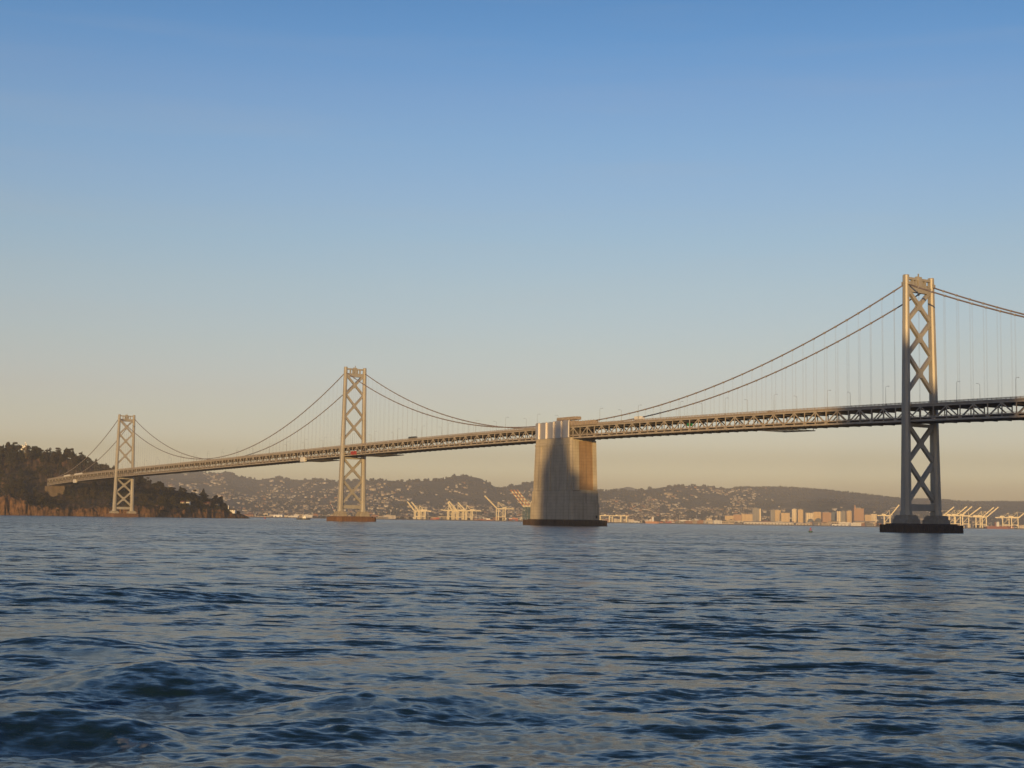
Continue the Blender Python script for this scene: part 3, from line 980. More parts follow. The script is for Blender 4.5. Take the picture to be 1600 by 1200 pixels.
    for s in (14, 20, 28, 33.5):
        for y in (-11.2, -7): pf.box(s - .18, s + .18, y - .18, y + .18, 76.5, 79.1)
    pf.bar((14, -11.2, 76.5), (20, -11.2, 79.1), .2, .2)
    pf.bar((20, -11.2, 76.5), (28, -11.2, 79.1), .2, .2)
    pf.bar((28, -11.2, 79.1), (33.5, -11.2, 76.5), .2, .2)
    pf.box(15, 34, -11.3, -6.9, 75.5, 78.4)
    pf.build('service_platform', RUSTY, body)
    # cable housing over the truss on the city side
    ch = MB()
    ch.loft([[(30.5, -11.6, 74.6), (62, -11.6, 74.4), (62, -8.4, 74.4), (30.5, -8.4, 74.6)], [(30.5, -11.6, 77.4), (60, -11.6, 77.6), (60, -8.4, 77.6), (30.5, -8.4, 77.4)]])
    ch.loft([[(30.5, 8.4, 74.6), (62, 8.4, 74.4), (62, 11.6, 74.4), (30.5, 11.6, 74.6)], [(30.5, 8.4, 77.2), (60, 8.4, 77.3), (60, 11.6, 77.3), (30.5, 11.6, 77.2)]])
    for i in range(9):
        s = 32 + i * 3.4
        ch.box(s - .2, s + .2, -11.8, -11.6, 74.6, 77.9)
    ch.build('cable_housing', RUSTY, body)
    return body
centre_pier()

# --- concrete abutment on the island
ab = MB()
zt = TOP(S_END) - 11.4
ab.loft([[(S_END - 14, -10.8, 12), (S_END + 26, -10.8, 12), (S_END + 26, 10.8, 12), (S_END - 14, 10.8, 12)],
         [(S_END - 14, -10.4, zt), (S_END + 25, -10.4, zt + 0.2), (S_END + 25, 10.4, zt + 0.2), (S_END - 14, 10.4, zt)]])
for i in range(6):
    s = S_END - 10 + i * 6.6
    ab.box(s - .5, s + .5, -11.2, -10.3, 14, zt - 1)
ab.build('abutment', mat('weathered_concrete', (.20, .15, .10), .9, scale=.2, col2=(.11, .08, .055)), bridge)

# ------------------------------------------------------------------ things on the bridge
def on_bridge(name, s, n, z, flip=False):
    o = empty(name, BW(s, n, z), B_RZ + (math.pi if flip else 0))
    return o

def make_lamp():
    o = empty('street_lamp')
    p = MB()
    p.tube([(0, 0, 0), (0, 0, 10.2)], [.11, .065], 6)
    p.box(-.25, .25, -.25, .25, 0, .3)
    p.build('pole', LAMPSTEEL, o)
    a = MB()
    a.tube([(0, 0, 10.15), (0, .35, 10.75), (0, 1.2, 10.95), (0, 2.3, 11.0)], .07, 6)
    a.build('arm', LAMPSTEEL, o)
    MB().loft([[(-.16, 1.9, 10.9), (.16, 1.9, 10.9), (.2, 2.9, 10.86), (-.2, 2.9, 10.86)], [(-.12, 1.9, 11.1), (.12, 1.9, 11.1), (.12, 2.8, 11.05), (-.12, 2.8, 11.05)]]).build('lamp_head', LAMPSTEEL, o)
    return o
lamp0 = make_lamp()
spans = [('between concrete pier and right tower', [65 + 45.5 * k for k in range(7)], 1),
         ('between middle tower and concrete pier', [-335 + 45.5 * k for k in range(8)], 1),
         ('between left tower and middle tower', [-1035 + 45.5 * k for k in range(15)], 1),
         ('between island and left tower', [-1390 + 45.5 * k for k in range(8)], 1),
         ('to the right of right tower', [388, 426], 1)]
first = True
for place, ss, _ in spans:
    for k, s in enumerate(ss):
        for sg, nm in ((-1, 'near'), (1, 'far')):
            s2 = s + (0 if sg < 0 else -1.5)
            if first: o, first = lamp0, False
            else: o = copy_tree(lamp0)
            o.location = BW(s2, sg * 10.45, TOP(s2) - .95)
            o.rotation_euler = (0, 0, B_RZ + (0 if sg < 0 else math.pi))
            side_ = 'near' if sg < 0 else 'far'
            tag(o, f'{ORD[k]} lamp from left on {side_} railing {place}', 'street lamp', 'street lamps along the bridge deck')

def make_truck(name, L, Hh, bodymat, cabmat):
    o = empty(name)
    b = MB()
    b.box(-L / 2, L / 2 - 2.6, -1.25, 1.25, 1.0, Hh)
    b.box(-L / 2 - .02, L / 2 - 2.62, -1.27, 1.27, Hh - .18, Hh - .04)
    b.build('cargo_box', bodymat, o)
    c = MB()
    x0, x1 = L / 2 - 2.5, L / 2
    c.loft([[(x0, -1.2, .7), (x1, -1.2, .7), (x1, 1.2, .7), (x0, 1.2, .7)], [(x0, -1.2, 1.7), (x1, -1.2, 1.7), (x1, 1.2, 1.7), (x0, 1.2, 1.7)],
            [(x0, -1.1, 2.8), (x1 - .7, -1.1, 2.8), (x1 - .7, 1.1, 2.8), (x0, 1.1, 2.8)]])
    c.build('cab', cabmat, o)
    ch = MB(); ch.box(-L / 2, L / 2 - .4, -.5, .5, .55, .98); ch.build('chassis', BLACK, o)
    for x in (-L / 2 + 1.0, -L / 2 + 2.3, L / 2 - 1.3):
        for y in (-1.1, 1.1):
            w = MB(); w.tube([(x, y - .16, .5), (x, y + .16, .5)], .5, 12); w.build('wheel', BLACK, o)
    return o
def place_vehicle(o, s, n):
    o.location = BW(s, n, TOP(s) - 1.39)
    o.rotation_euler = (0, 0, B_RZ)
t = make_truck('truck', 9.0, 3.7, WHITE, WHITE); place_vehicle(t, 107, -6.6)
tag(t, 'white box truck on the upper deck right of the concrete pier', 'truck')
def make_bus():
    o = empty('bus')
    b = MB()
    L = 12.5
    b.loft([[(-L / 2, -1.25, .45), (L / 2, -1.25, .45), (L / 2, 1.25, .45), (-L / 2, 1.25, .45)], [(-L / 2, -1.27, 1.4), (L / 2, -1.27, 1.4), (L / 2, 1.27, 1.4), (-L / 2, 1.27, 1.4)],
            [(-L / 2, -1.22, 2.9), (L / 2 - .25, -1.22, 2.9), (L / 2 - .25, 1.22, 2.9), (-L / 2, 1.22, 2.9)], [(-L / 2 + .2, -1.0, 3.2), (L / 2 - .5, -1.0, 3.2), (L / 2 - .5, 1.0, 3.2), (-L / 2 + .2, 1.0, 3.2)]])
    b.build('body', BLUEGREY, o)
    for y in (-1.275, 1.275):
        w = MB(); w.box(-L / 2 + .5, L / 2 - .9, y - .03, y + .03, 1.55, 2.6); w.build('window', GLASS, o)
    for x in (-L / 2 + 2.4, L / 2 - 2.2):
        for y in (-1.15, 1.15):
            w = MB(); w.tube([(x, y - .16, .5), (x, y + .16, .5)], .5, 12); w.build('wheel', BLACK, o)
    return o
t = make_bus(); place_vehicle(t, -222, -6.6)
tag(t, 'dark bus on the upper deck between the middle tower and the concrete pier', 'bus')
def make_car(body, s, n, label):
    o = empty('car')
    b = MB()
    b.loft([[(-2.2, -.88, .35), (2.2, -.88, .35), (2.2, .88, .35), (-2.2, .88, .35)], [(-2.25, -.9, .8), (2.2, -.9, .75), (2.2, .9, .75), (-2.25, .9, .8)],
            [(-1.7, -.85, .95), (1.2, -.85, .95), (1.2, .85, .95), (-1.7, .85, .95)], [(-1.2, -.7, 1.5), (.4, -.7, 1.5), (.4, .7, 1.5), (-1.2, .7, 1.5)]])
    b.build('body', body, o)
    for x in (-1.35, 1.4):
        for y in (-.8, .8):
            w = MB(); w.tube([(x, y - .1, .33), (x, y + .1, .33)], .33, 10); w.build('wheel', BLACK, o)
    o.location = BW(s, n, TOP(s) - 1.39); o.rotation_euler = (0, 0, B_RZ)
    tag(o, label, 'car', 'cars on the upper deck')
make_car(BLACK, 240, -7.0, 'small black car on the upper deck left of the right-hand tower')
make_car(WHITE, -120, -7.0, 'small white car on the upper deck just left of the concrete pier')

# direction sign over the lower roadway
sg_ = on_bridge('direction_sign', 160, -5.2, TOP(160) - 6.6)
q = MB(); q.box(.05, .17, -2.4, 2.4, -.1, 1.9); q.build('sign_panel', GREENSIGN, sg_)
q = MB()
for y in (-2.2, 2.2): q.box(-.1, .05, y - .08, y + .08, -.1, 2.75)
q.build('sign_post', DARKSTEEL, sg_)
tag(sg_, 'green direction sign hung above the lower roadway right of the concrete pier', 'sign')

def traveler(s0, s1, label, matl, cabin=None, hang=1.0):
    """maintenance platform hung under the deck floor"""
    sm = (s0 + s1) / 2
    o = on_bridge('maintenance_platform', sm, 0, TOP(sm) - 11.4)
    h = (s1 - s0) / 2
    sl = (TOP(s1) - TOP(s0)) / (s1 - s0)
    p = MB()
    p.bar((-h, -9.2, -hang - h * sl), (h, -9.2, -hang + h * sl), 1.6, .5)
    p.bar((-h, 9.2, -hang - h * sl), (h, 9.2, -hang + h * sl), 1.6, .5)
    k = max(3, int(h * 2 / 6))
    for i in range(k + 1):
        x = -h + 2 * h * i / k
        p.box(x - .2, x + .2, -9.2, 9.2, -hang - .2 + x * sl, -hang + .2 + x * sl)
    p.build('platform', matl, o)
    hg = MB()
    for x in (-h + 1, h - 1):
        for y in (-9.2, 9.2): hg.box(x - .12, x + .12, y - .12, y + .12, -hang + x * sl, .6 + x * sl)
    hg.build('hanger', matl, o)
    if cabin:
        c = MB(); x = -h + cabin[0]
        c.box(x, x + cabin[1], -11.6, -8.4, -hang - .3 + x * sl, -hang + cabin[2] + x * sl)
        c.build('cabin', cabin[3], o)
    tag(o, label, 'maintenance platform', 'maintenance platforms under the deck')
traveler(235, 262, 'dark maintenance platform under the deck left of the right-hand tower', DARKSTEEL)
traveler(-445, -400, 'dark maintenance platform with white cabin under the deck left of the middle tower', DARKSTEEL, (-6, 9, 4.2, WHITE))
traveler(-312, -268, 'dark maintenance platform under the deck just right of the middle tower', DARKSTEEL)
traveler(-1265, -1235, 'maintenance platform with white cabin under the deck near the island', DARKSTEEL, (0, 11, 4.6, WHITE))
tp = on_bridge('tarpaulin', -331, -10.85, TOP(-331) - 9.5)
q = MB()
for i in range(6): q.box(-6 + i * 2, -6 + i * 2 + 1.9, -.12 - .06 * (i % 2), .12, -.6 - .2 * (i % 3), 2.6)
q.build('cloth', REDPAINT, tp)
tag(tp, 'red tarpaulin hanging on the lower deck beside the middle tower', 'tarpaulin')
for s0, s1, lab in ((-1318, -1283, 'shorter white screen on the railing near the island end of the deck'),
                    (-1262, -1220, 'longer white screen on the railing between the island and the left tower')):
    sm = (s0 + s1) / 2
    o = on_bridge('railing_screen', sm, -10.8, TOP(sm))
    h = (s1 - s0) / 2
    q = MB(); sl = (TOP(s1) - TOP(s0)) / (s1 - s0)
    nn_ = int(h * 2 / 4)
    for i in range(nn_):
        x = -h + i * 2 * h / nn_
        q.box(x, x + 2 * h / nn_ - .15, -.1, .1, -1.5 + x * sl, .7 + x * sl)
    q.build('screen_panel', WHITE, o)
    q = MB()
    for i in range(nn_ + 1):
        x = -h + i * 2 * h / nn_
        q.box(x - .1, x + .1, -.2, -.1, -1.8 + x * sl, .9 + x * sl)
    q.build('screen_post', RAIL, o)
    tag(o, lab, 'screen', 'white screens on the bridge railing')

# ------------------------------------------------------------------ trees and scrub of the island
def leaf_mat(name, a, b_):
    m = mat(name, a, 0.8, scale=0.35, col2=b_, spec=0.2)
    return m
LEAF = [leaf_mat('cypress_leaves', (0.034, 0.033, 0.018), (0.017, 0.019, 0.010)),
        leaf_mat('eucalyptus_leaves', (0.058, 0.044, 0.027), (0.028, 0.025, 0.015)),
        leaf_mat('oak_leaves', (0.047, 0.040, 0.021), (0.023, 0.023, 0.012)),
        leaf_mat('scrub_leaves', (0.050, 0.042, 0.021), (0.022, 0.023, 0.011))]
BARK = mat('bark', (0.10, 0.07, 0.05), 0.9, scale=2.0)

def leaf_cloud(rng, blobs, per, size):
    """many small leaf sprays spread through lumpy volumes; blobs: (x, y, z, rx, rz)"""
    V, Fq = [], []
    for (x, y, z, rx, rz) in blobs:
        n = int(per * rx * rx)
        d = rng.normal(size=(n, 3)); d /= np.linalg.norm(d, axis=1)[:, None]
        rad = rng.uniform(0.45, 1.06, n) ** 0.6
        c = d * rad[:, None] * np.array([rx, rx, rz]) + np.array([x, y, z])
        for k in range(n):
            nrm = d[k] + rng.normal(size=3) * 0.6
            nrm /= np.linalg.norm(nrm)
            a = np.cross(nrm, [0, 0, 1.0]); a /= (np.linalg.norm(a) + 1e-6)
            b_ = np.cross(nrm, a)
            s = size * rng.uniform(0.6, 1.3)
            base = len(V)
            V += [c[k] - a * s - b_ * s * .55, c[k] + a * s * .8 - b_ * s * .75, c[k] + a * s * .9 + b_ * s * .6, c[k] - a * s * .75 + b_ * s * .8]
            Fq.append((base, base + 1, base + 2, base + 3))
    return np.array(V), np.array(Fq)

def tree_proto(kind, seed):
    rng = np.random.default_rng(seed)
    H = 15.0
    o = empty(['cypress_tree', 'eucalyptus_tree', 'oak_tree'][kind])
    blobs = []
    if kind == 0:       # dark conical
        for i in range(8):
            t = i / 7
            blobs.append((rng.normal(0, .5), rng.normal(0, .5), 2.0 + t * 12.0, (3.3 * (1 - t) ** .8 + .8) * rng.uniform(.85, 1.2), 1.9))
    elif kind == 1:     # tall, broken crown
        for i in range(11):
            a = rng.uniform(0, 6.28); q = rng.uniform(.6, 3.4)
            blobs.append((q * math.cos(a), q * math.sin(a), rng.uniform(2.6, 13.6), rng.uniform(1.6, 2.9), rng.uniform(1.5, 2.6)))
    else:               # broad
        for i in range(9):
            a = rng.uniform(0, 6.28); q = rng.uniform(.5, 4.0)
            blobs.append((q * math.cos(a), q * math.sin(a), rng.uniform(2.8, 10.5), rng.uniform(2.0, 3.2), rng.uniform(1.4, 2.2)))
    V, Fq = leaf_cloud(rng, blobs, 11, 0.62)
    link('crown', np_mesh('crown', V, Fq, LEAF[kind], smooth=False), o)
    t = MB()
    t.tube([(0, 0, -1.5), (.1, 0, 4), (-.1, .1, 8 if kind else 12)], [.5, .38, .16], 7)
    for i in range(5):
        bx = blobs[i % len(blobs)]
        t.tube([(0, 0, 3.5 + .7 * i), (bx[0] * .5, bx[1] * .5, (3.5 + .7 * i + bx[2]) / 2), (bx[0], bx[1], bx[2])], [.2, .13, .05], 5)
    t.build('trunk', BARK, o)
    return o
protos = [[tree_proto(k, 30 + 7 * k + j) for j in range(3)] for k in range(3)]
used = set()
def Yt(px, t): return float(isl_shore(px) + t * isl_depth(px))
TREE_KIND = ['dark pointed evergreen', 'loose brownish tree', 'broad rounded tree']
def tree_where(px, t, zone):
    if zone == 'ridge':
        row = 'on the island skyline' if t > .88 else 'just below the island skyline' if t > .78 else 'on the wooded island slope'
        pl = ('at the left picture edge' if px < 18 else 'around the radio masts' if px < 45 else 'above the bridge end' if px < 78 else
              'above the white railing screens' if px < 125 else 'left of the left tower' if px < 172 else 'just behind the left tower')
        return row + ' ' + pl
    if zone == 'low':
        return ('near the water' if t < .25 else 'halfway up' if t < .43 else 'high up') + ' left of the bridge end ' + ('at picture edge' if px < 20 else 'in the middle' if px < 46 else 'by the abutment')
    if zone == 'under':
        return 'on the slope under the deck ' + ('beside the abutment' if px < 128 else 'left of the left tower' if px < 172 else 'behind the left tower')
    return ('on the island point crest ' if t > .75 else 'on the island point slope ') + ('next to the left tower' if px < 235 else 'under the deck' if px < 262 else 'left of the bright white house' if px < 288 else 'above the bright white house' if px < 306 else 'above the brick house' if px < 330 else 'at its right end')
def put_tree(px, t, h, kind, zone):
    global used
    Y = Yt(px, t)
    j = random.randrange(3)
    p = protos[kind][j]
    if (kind, j) not in used:
        used.add((kind, j)); o = p
    else:
        o = copy_tree(p)
    pt = isl_pt(px, Y)
    o.location = pt
    k = h / 15.0
    o.scale = (k * random.uniform(.9, 1.25), k * random.uniform(.9, 1.25), k)
    o.rotation_euler = (0, 0, random.uniform(0, 6.28))
    tag(o, ('tall ' if h > 15.3 else 'short ' if h < 12.3 else 'medium ') + TREE_KIND[kind] + ' ' + tree_where(px, t, zone), 'tree', {'ridge': 'trees along the island ridge', 'low': 'trees on the lower island slope', 'point': 'trees on the island point', 'under': 'trees behind the deck'}[zone])
rt = random.Random(3)
random.seed(5)
for i in range(100):                       # skyline
    px = -12 + 232 * (i + rt.uniform(-.5, .5)) / 100
    put_tree(px, rt.uniform(.91, 1.01), rt.uniform(13, 20), rt.choice([0, 1, 1, 2]), 'ridge')
for i in range(66):                       # wooded upper slope
    px = rt.uniform(-12, 215)
    put_tree(px, rt.uniform(.66, .95), rt.uniform(11, 18), rt.choice([0, 1, 1, 2]), 'ridge')
for px, t, h in ((77, .36, 9), (81, .31, 10), (86, .34, 8.5), (92, .30, 9.5)):
    put_tree(px, t, h, 2, 'low')
for i in range(42):
    px = rt.uniform(-10, 74)
    t = rt.uniform(.10, .60)
    if 36 < px < 72 and .46 < t < .62: continue
    put_tree(px, t, rt.uniform(8, 15), rt.choice([0, 1, 2, 2]), 'low')
for i in range(28):
    px = rt.uniform(98, 205)
    put_tree(px, rt.uniform(.5, .68), rt.uniform(9, 14), rt.choice([0, 1, 2]), 'under')
for i in range(62):
    px = 205 + 148 * (i + rt.uniform(-.6, .6)) / 62
    put_tree(px, rt.uniform(.42, 1.0), rt.uniform(11, 16) if px < 330 else rt.uniform(10, 14), rt.choice([0, 1, 2, 2]), 'point')

def scrub():
    rng = np.random.default_rng(8)
    VV, FF = [], []
    n = 0
    for i in range(1700):
        px = rng.uniform(-15, 384)
        t = rng.uniform(0.05, 0.9) ** 1.2
        Y = Yt(px, t)
        z = float(isl_z(px, Y))
        if z < 7 or (92 < px < 168 and t < .42 and rng.random() > .22) or (40 < px < 74 and .46 < t < .62): continue
        if rng.random() > (0.95 if px > 205 or t > .35 else 0.6): continue
        r = rng.uniform(1.2, 3.2)
        V, Fq = leaf_cloud(rng, [(0, 0, r * .4, r, r * .7)], 9, .5)
        V = V + np.array([tx(px) * Y, Y, z])
        VV.append(V); FF.append(Fq + n); n += len(V)
    tag(link('undergrowth', np_mesh('undergrowth', np.vstack(VV), np.vstack(FF), LEAF[3], smooth=False)), kind='stuff')
scrub()

# small buildings, mast and poles of the island
WALLW = mat('pale_render', (0.62, 0.57, 0.50), 0.8, var=0.08)
WALLT = mat('tan_render', (0.55, 0.45, 0.32), 0.8, var=0.1)
WALLO = mat('orange_brick', (0.36, 0.20, 0.11), 0.85, var=0.12)
WALLG = mat('grey_render', (0.30, 0.28, 0.26), 0.8, var=0.1)
ROOFD = mat('dark_roof', (0.09, 0.07, 0.06), 0.85, var=0.15)
ROOFR = mat('red_roof', (0.22, 0.09, 0.06), 0.85, var=0.15)

def gable_house(name, w, d, h, rh, wall, roof, windows=True):
    o = empty(name)
    m = MB()
    m.box(-w / 2, w / 2, -d / 2, d / 2, -2.5, h)
    m.add([(-w / 2, -d / 2, h), (-w / 2, d / 2, h), (-w / 2, 0, h + rh * .96)], [(0, 2, 1)])
    m.add([(w / 2, -d / 2, h), (w / 2, d / 2, h), (w / 2, 0, h + rh * .96)], [(0, 1, 2)])
    m.build('wall', wall, o)
    r = MB()
    e = .5
    for sg in (-1, 1):
        r.add([(-w / 2 - e, sg * (d / 2 + e), h - .2), (w / 2 + e, sg * (d / 2 + e), h - .2), (w / 2 + e, 0, h + rh), (-w / 2 - e, 0, h + rh),
               (-w / 2 - e, sg * (d / 2 + e), h + .05), (w / 2 + e, sg * (d / 2 + e), h + .05), (w / 2 + e, 0, h + rh + .25), (-w / 2 - e, 0, h + rh + .25)], MB.HEX)
    r.build('roof', roof, o)
    if windows:
        k = max(2, int(w / 4))
        for i in range(k):
            x = -w / 2 + w * (i + .5) / k
            q = MB(); q.box(x - .7, x + .7, -d / 2 - .06, -d / 2 + .05, h * .35, h * .72); q.build('window', GLASS, o)
        q = MB(); q.box(-w / 2 + .5, -w / 2 + 1.5, -d / 2 - .08, -d / 2 + .05, 0, 2.2); q.build('door', ROOFD, o)
    return o
for px, t, w, d, h, wall, roof, lab in (
        (362, .25, 13, 6, 3.2, WHITE, ROOFD, 'long low white house at the tip of the island'),
        (293.5, .34, 5.5, 5, 5.0, WHITE, ROOFD, 'small bright white house among the trees of the island point'),
        (285, .36, 6, 5, 3.6, WALLT, ROOFR, 'small tan house left of the bright white one on the island point'),
        (323, .40, 11, 6, 3.5, WALLO, ROOFR, 'long brick house under the trees of the island point'),
        (338, .45, 7, 6, 4, WALLT, ROOFD, 'tan house near the right end of the island wood'),
        (341, .95, 7, 6, 4, WHITE, ROOFD, 'pale house high among the last trees of the island')):
    o = gable_house('house', w, d, h, 1.6, wall, roof)
    o.location = isl_pt(px, Yt(px, t)); o.rotation_euler = (0, 0, R(-12))
    tag(o, lab, 'house', 'houses on the island')
# navigation light tower at the tip
o = empty('light_tower', isl_pt(356.5, Yt(356.5, .3)))
m = MB(); m.tube([(0, 0, -1), (0, 0, 7.5)], [1.1, .8], 10); m.build('shaft', WHITE, o)
m = MB(); m.tube([(0, 0, 7.5), (0, 0, 7.8)], 1.3, 10); m.tube([(0, 0, 7.8), (0, 0, 9.0)], .6, 8); m.tube([(0, 0, 9.0), (0, 0, 9.6)], [.8, .1], 8); m.build('lantern', WHITE, o)
tag(o, 'small white light tower at the tip of the island', 'light tower')
# lattice mast on the ridge
def mast(px, H, lab):
    o = empty('radio_mast', isl_pt(px, Yt(px, .93)))
    m = MB()
    w0, w1 = 1.5, .6
    for a, b_ in ((-1, -1), (1, -1), (1, 1), (-1, 1)):
        m.bar((a * w0, b_ * w0, -1), (a * w1, b_ * w1, H), .22, .22)
    k = 9
    for i in range(k):
        z0, z1 = H * i / k, H * (i + 1) / k
        q0, q1 = w0 + (w1 - w0) * i / k, w0 + (w1 - w0) * (i + 1) / k
        for a in (-1, 1):
            m.bar((-q0, a * q0, z0), (q1, a * q1, z1), .12, .12)
            m.bar((a * q0, -q0, z0), (a * q1, q1, z1), .12, .12)
    m.build('lattice', WALLT, o)
    for z, x, rr in ((H - 1, 0, 1.2), (H - 4, 1.4, 1.3), (H - 7.5, -1.3, 1.5)):
        d = MB(); d.tube([(x, -1.2, z), (x, -1.7, z)], [rr * .5, rr], 12); d.build('dish', WHITE, o)
    tag(o, lab, 'mast', 'radio masts')
mast(35, 27, 'taller lattice radio mast with dishes above the island trees')
mast(30.5, 23, 'shorter lattice radio mast with dishes above the island trees')
for px, t, H, lab in ((75.5, .70, 9, 'pale lamp post on the hillside road above the end of the bridge'), (79.5, .60, 10, 'pale lamp post beside the island end of the deck')):
    o = empty('lamp_post', isl_pt(px, Yt(px, t)))
    m = MB(); m.tube([(0, 0, -1), (0, 0, H)], [.2, .12], 6); m.build('pole', WALLT, o)
    m = MB(); m.box(-.9, .9, -.25, .25, H, H + .35); m.box(-.9, -.5, -.3, .3, H - .3, H); m.box(.5, .9, -.3, .3, H - .3, H); m.build('lamp_head', WALLT, o)
    tag(o, lab, 'lamp post', 'lamp posts on the island')

# ------------------------------------------------------------------ port cranes
CRANEW = mat('crane_white', (0.88, 0.76, 0.50), 0.55, var=0.06)
CRANEG = mat('crane_green', (0.045, 0.11, 0.085), 0.55, var=0.1)
BANDR = mat('band_red', (0.52, 0.24, 0.10), 0.6, var=0.1)

def make_crane(hg, L, ang, gauge=24, wid=9, back=28, apex=24, legmat=CRANEW, boommat=CRANEW, bands=False):
    """ship-to-shore crane: the boom reaches out along +x"""
    o = empty('port_crane')
    m = MB()
    for y in (-wid, wid):
        m.bar((0, y, 0), (0, y, hg), 3.3, 3.3, (0, 1, 0))
        m.bar((-gauge, y, 0), (-gauge, y, hg), 3.3, 3.3, (0, 1, 0))
        m.bar((0, y, hg * .33), (-gauge, y, hg * .33), 2.2, 2.6)
        m.bar((0, y, hg), (-gauge, y, hg), 1.4, 1.8)
        m.bar((-gauge, y, hg * .35), (0, y, hg * .97), 1.2, 1.2)
    for x in (0, -gauge):
        m.bar((x, -wid, hg * .33), (x, wid, hg * .33), 1.4, 1.8)
        m.bar((x, -wid, hg), (x, wid, hg), 1.4, 1.8)
        m.bar((x, -wid - 3, 1), (x, wid + 3, 1), 1.6, 2.0)
    m.build('portal_frame', legmat, o)
    g = MB()
    for y in (-2.6, 2.6):
        g.bar((2, y, hg + 2), (-gauge - back, y, hg + 2), 2.0, 3.8)
    for i in range(7):
        x = 1 - (gauge + back) * i / 6.2
        g.bar((x, -2.6, hg + 2), (x, 2.6, hg + 2), .8, .8)
    g.build('girder', CRANEW, o)
    bm = MB()
    c, s = math.cos(ang), math.sin(ang)
    n = 10
    for i in range(n):
        a, b_ = L * i / n, L * (i + 1) / n
        mi = 1 if (bands and i % 2 == 1) else 0
        for y in (-2.4, 2.4):
            bm.bar((2 + a * c, y, hg + 2 + a * s), (2 + b_ * c, y, hg + 2 + b_ * s), 2.0, 4.0, (-s, 0, c), mi)
        bm.bar((2 + b_ * c, -2.4, hg + 2 + b_ * s), (2 + b_ * c, 2.4, hg + 2 + b_ * s), .9, .9, (0, 0, 1), mi)
    bm.build('boom', [boommat, BANDR], o)
    ap = MB()
    top = (-3, hg + apex)
    for y in (-1, 1):
        ap.bar((0, y * wid * .8, hg), (top[0], y * 1.4, top[1]), 1.2, 1.2)
        ap.bar((-gauge, y * wid * .6, hg), (top[0], y * 1.4, top[1]), 1.0, 1.0)
        ap.bar((top[0], y * 1.4, top[1]), (-gauge - back * .7, y * 2, hg + 3), .5, .5)
        ap.bar((top[0], y * 1.4, top[1]), (2 + L * .55 * c, y * 2.2, hg + 2 + L * .55 * s), .45, .45)
    ap.box(top[0] - 1.2, top[0] + 1.2, -2.2, 2.2, top[1] - .6, top[1] + .6)
    ap.build('apex_frame', CRANEW, o)
    h = MB(); h.loft([[(-gauge - 10, -3.6, hg + 3.3), (-gauge + 6, -3.6, hg + 3.3), (-gauge + 6, 3.6, hg + 3.3), (-gauge - 10, 3.6, hg + 3.3)],
                      [(-gauge - 10, -3.6, hg + 8.3), (-gauge + 6, -3.6, hg + 8.3), (-gauge + 6, 3.6, hg + 8.3), (-gauge - 10, 3.6, hg + 8.3)],
                      [(-gauge - 9, -2, hg + 9.3), (-gauge + 5, -2, hg + 9.3), (-gauge + 5, 2, hg + 9.3), (-gauge - 9, 2, hg + 9.3)]])
    h.build('machinery_house', CRANEW, o)
    q = MB(); q.box(-7, -3.5, -1.6, 1.6, hg - 3.2, hg - .2); q.build('operator_cab', GLASS, o)
    return o
CR = [  # hinge px, depth, heading deg, hinge height, boom length, boom angle, options, label
    (648, 5900, 200, 32, 49, 50, {}, 'white port crane with raised boom, left of the pair nearest the middle tower'),
    (654.5, 5915, 200, 32, 48, 49, {}, 'white port crane with raised boom, right of the pair nearest the middle tower'),
    (700, 5880, 200, 36, 30, 3, {}, 'white port crane with its boom lowered level'),
    (707, 5905, 200, 33, 42, 62, {'apex': 14}, 'white port crane with steep boom beside the lowered one'),
    (714.5, 5890, 200, 36, 52, 46, {}, 'white port crane with long raised boom in the middle of the group of five'),
    (728, 5880, 200, 36, 47, 44, {'back': 40}, 'rightmost white port crane of the group between middle tower and pier'),
    (777, 5830, 205, 46, 76, 42, {'gauge': 30, 'back': 42, 'apex': 28, 'wid': 11}, 'large white port crane standing alone left of the concrete pier'),
    (818.7, 5760, 205, 55, 90, 48, {'legmat': CRANEG, 'bands': True, 'gauge': 30}, 'green port crane with red-banded raised boom, leftmost of three behind the pier'),
    (824, 5775, 205, 55, 90, 48, {'legmat': CRANEG, 'bands': True, 'gauge': 30}, 'green port crane with red-banded raised boom, middle of three behind the pier'),
    (829, 5790, 205, 55, 90, 48, {'legmat': CRANEG, 'bands': True, 'gauge': 30}, 'green port crane with red-banded raised boom, rightmost of three behind the pier'),
    (1391, 5990, -20, 44, 58, 52, {}, 'white port crane with raised boom just left of the right tower'),
    (1473, 5900, -20, 45, 58, 40, {}, 'white port crane with raised boom partly hidden behind the right tower'),
    (1493, 5860, -20, 46, 58, 41, {}, 'white port crane right of the right tower, left of a close pair of booms'),
    (1501, 5850, -20, 46, 58, 41, {}, 'white port crane right of the right tower, right of a close pair of booms'),
    (1514, 5830, -20, 46, 58, 38, {}, 'white port crane with a lone raised boom in the row right of the tower'),
    (1535, 5790, -20, 42, 58, 42, {}, 'white port crane, left one of the last two raised booms before the ship'),
    (1541.5, 5780, -20, 42, 60, 42, {}, 'white port crane, right one of the last two raised booms before the ship'),
    (1577, 5700, -20, 40, 40, 3, {'apex': 20}, 'white port crane with level boom behind the red container ship'),
    (1591, 5680, -20, 40, 52, 40, {}, 'white port crane with raised boom at the right edge of the port')]
for px, D, hd, hg, L, an, kw, lab in CR:
    D = shore_depth(px) + 26
    o = make_crane(hg, L, R(an), **kw)
    o.location = (tx(px) * D, D, 3.2)
    o.rotation_euler = (0, 0, R(hd))
    tag(o, lab, 'port crane', 'port cranes on the far shore')

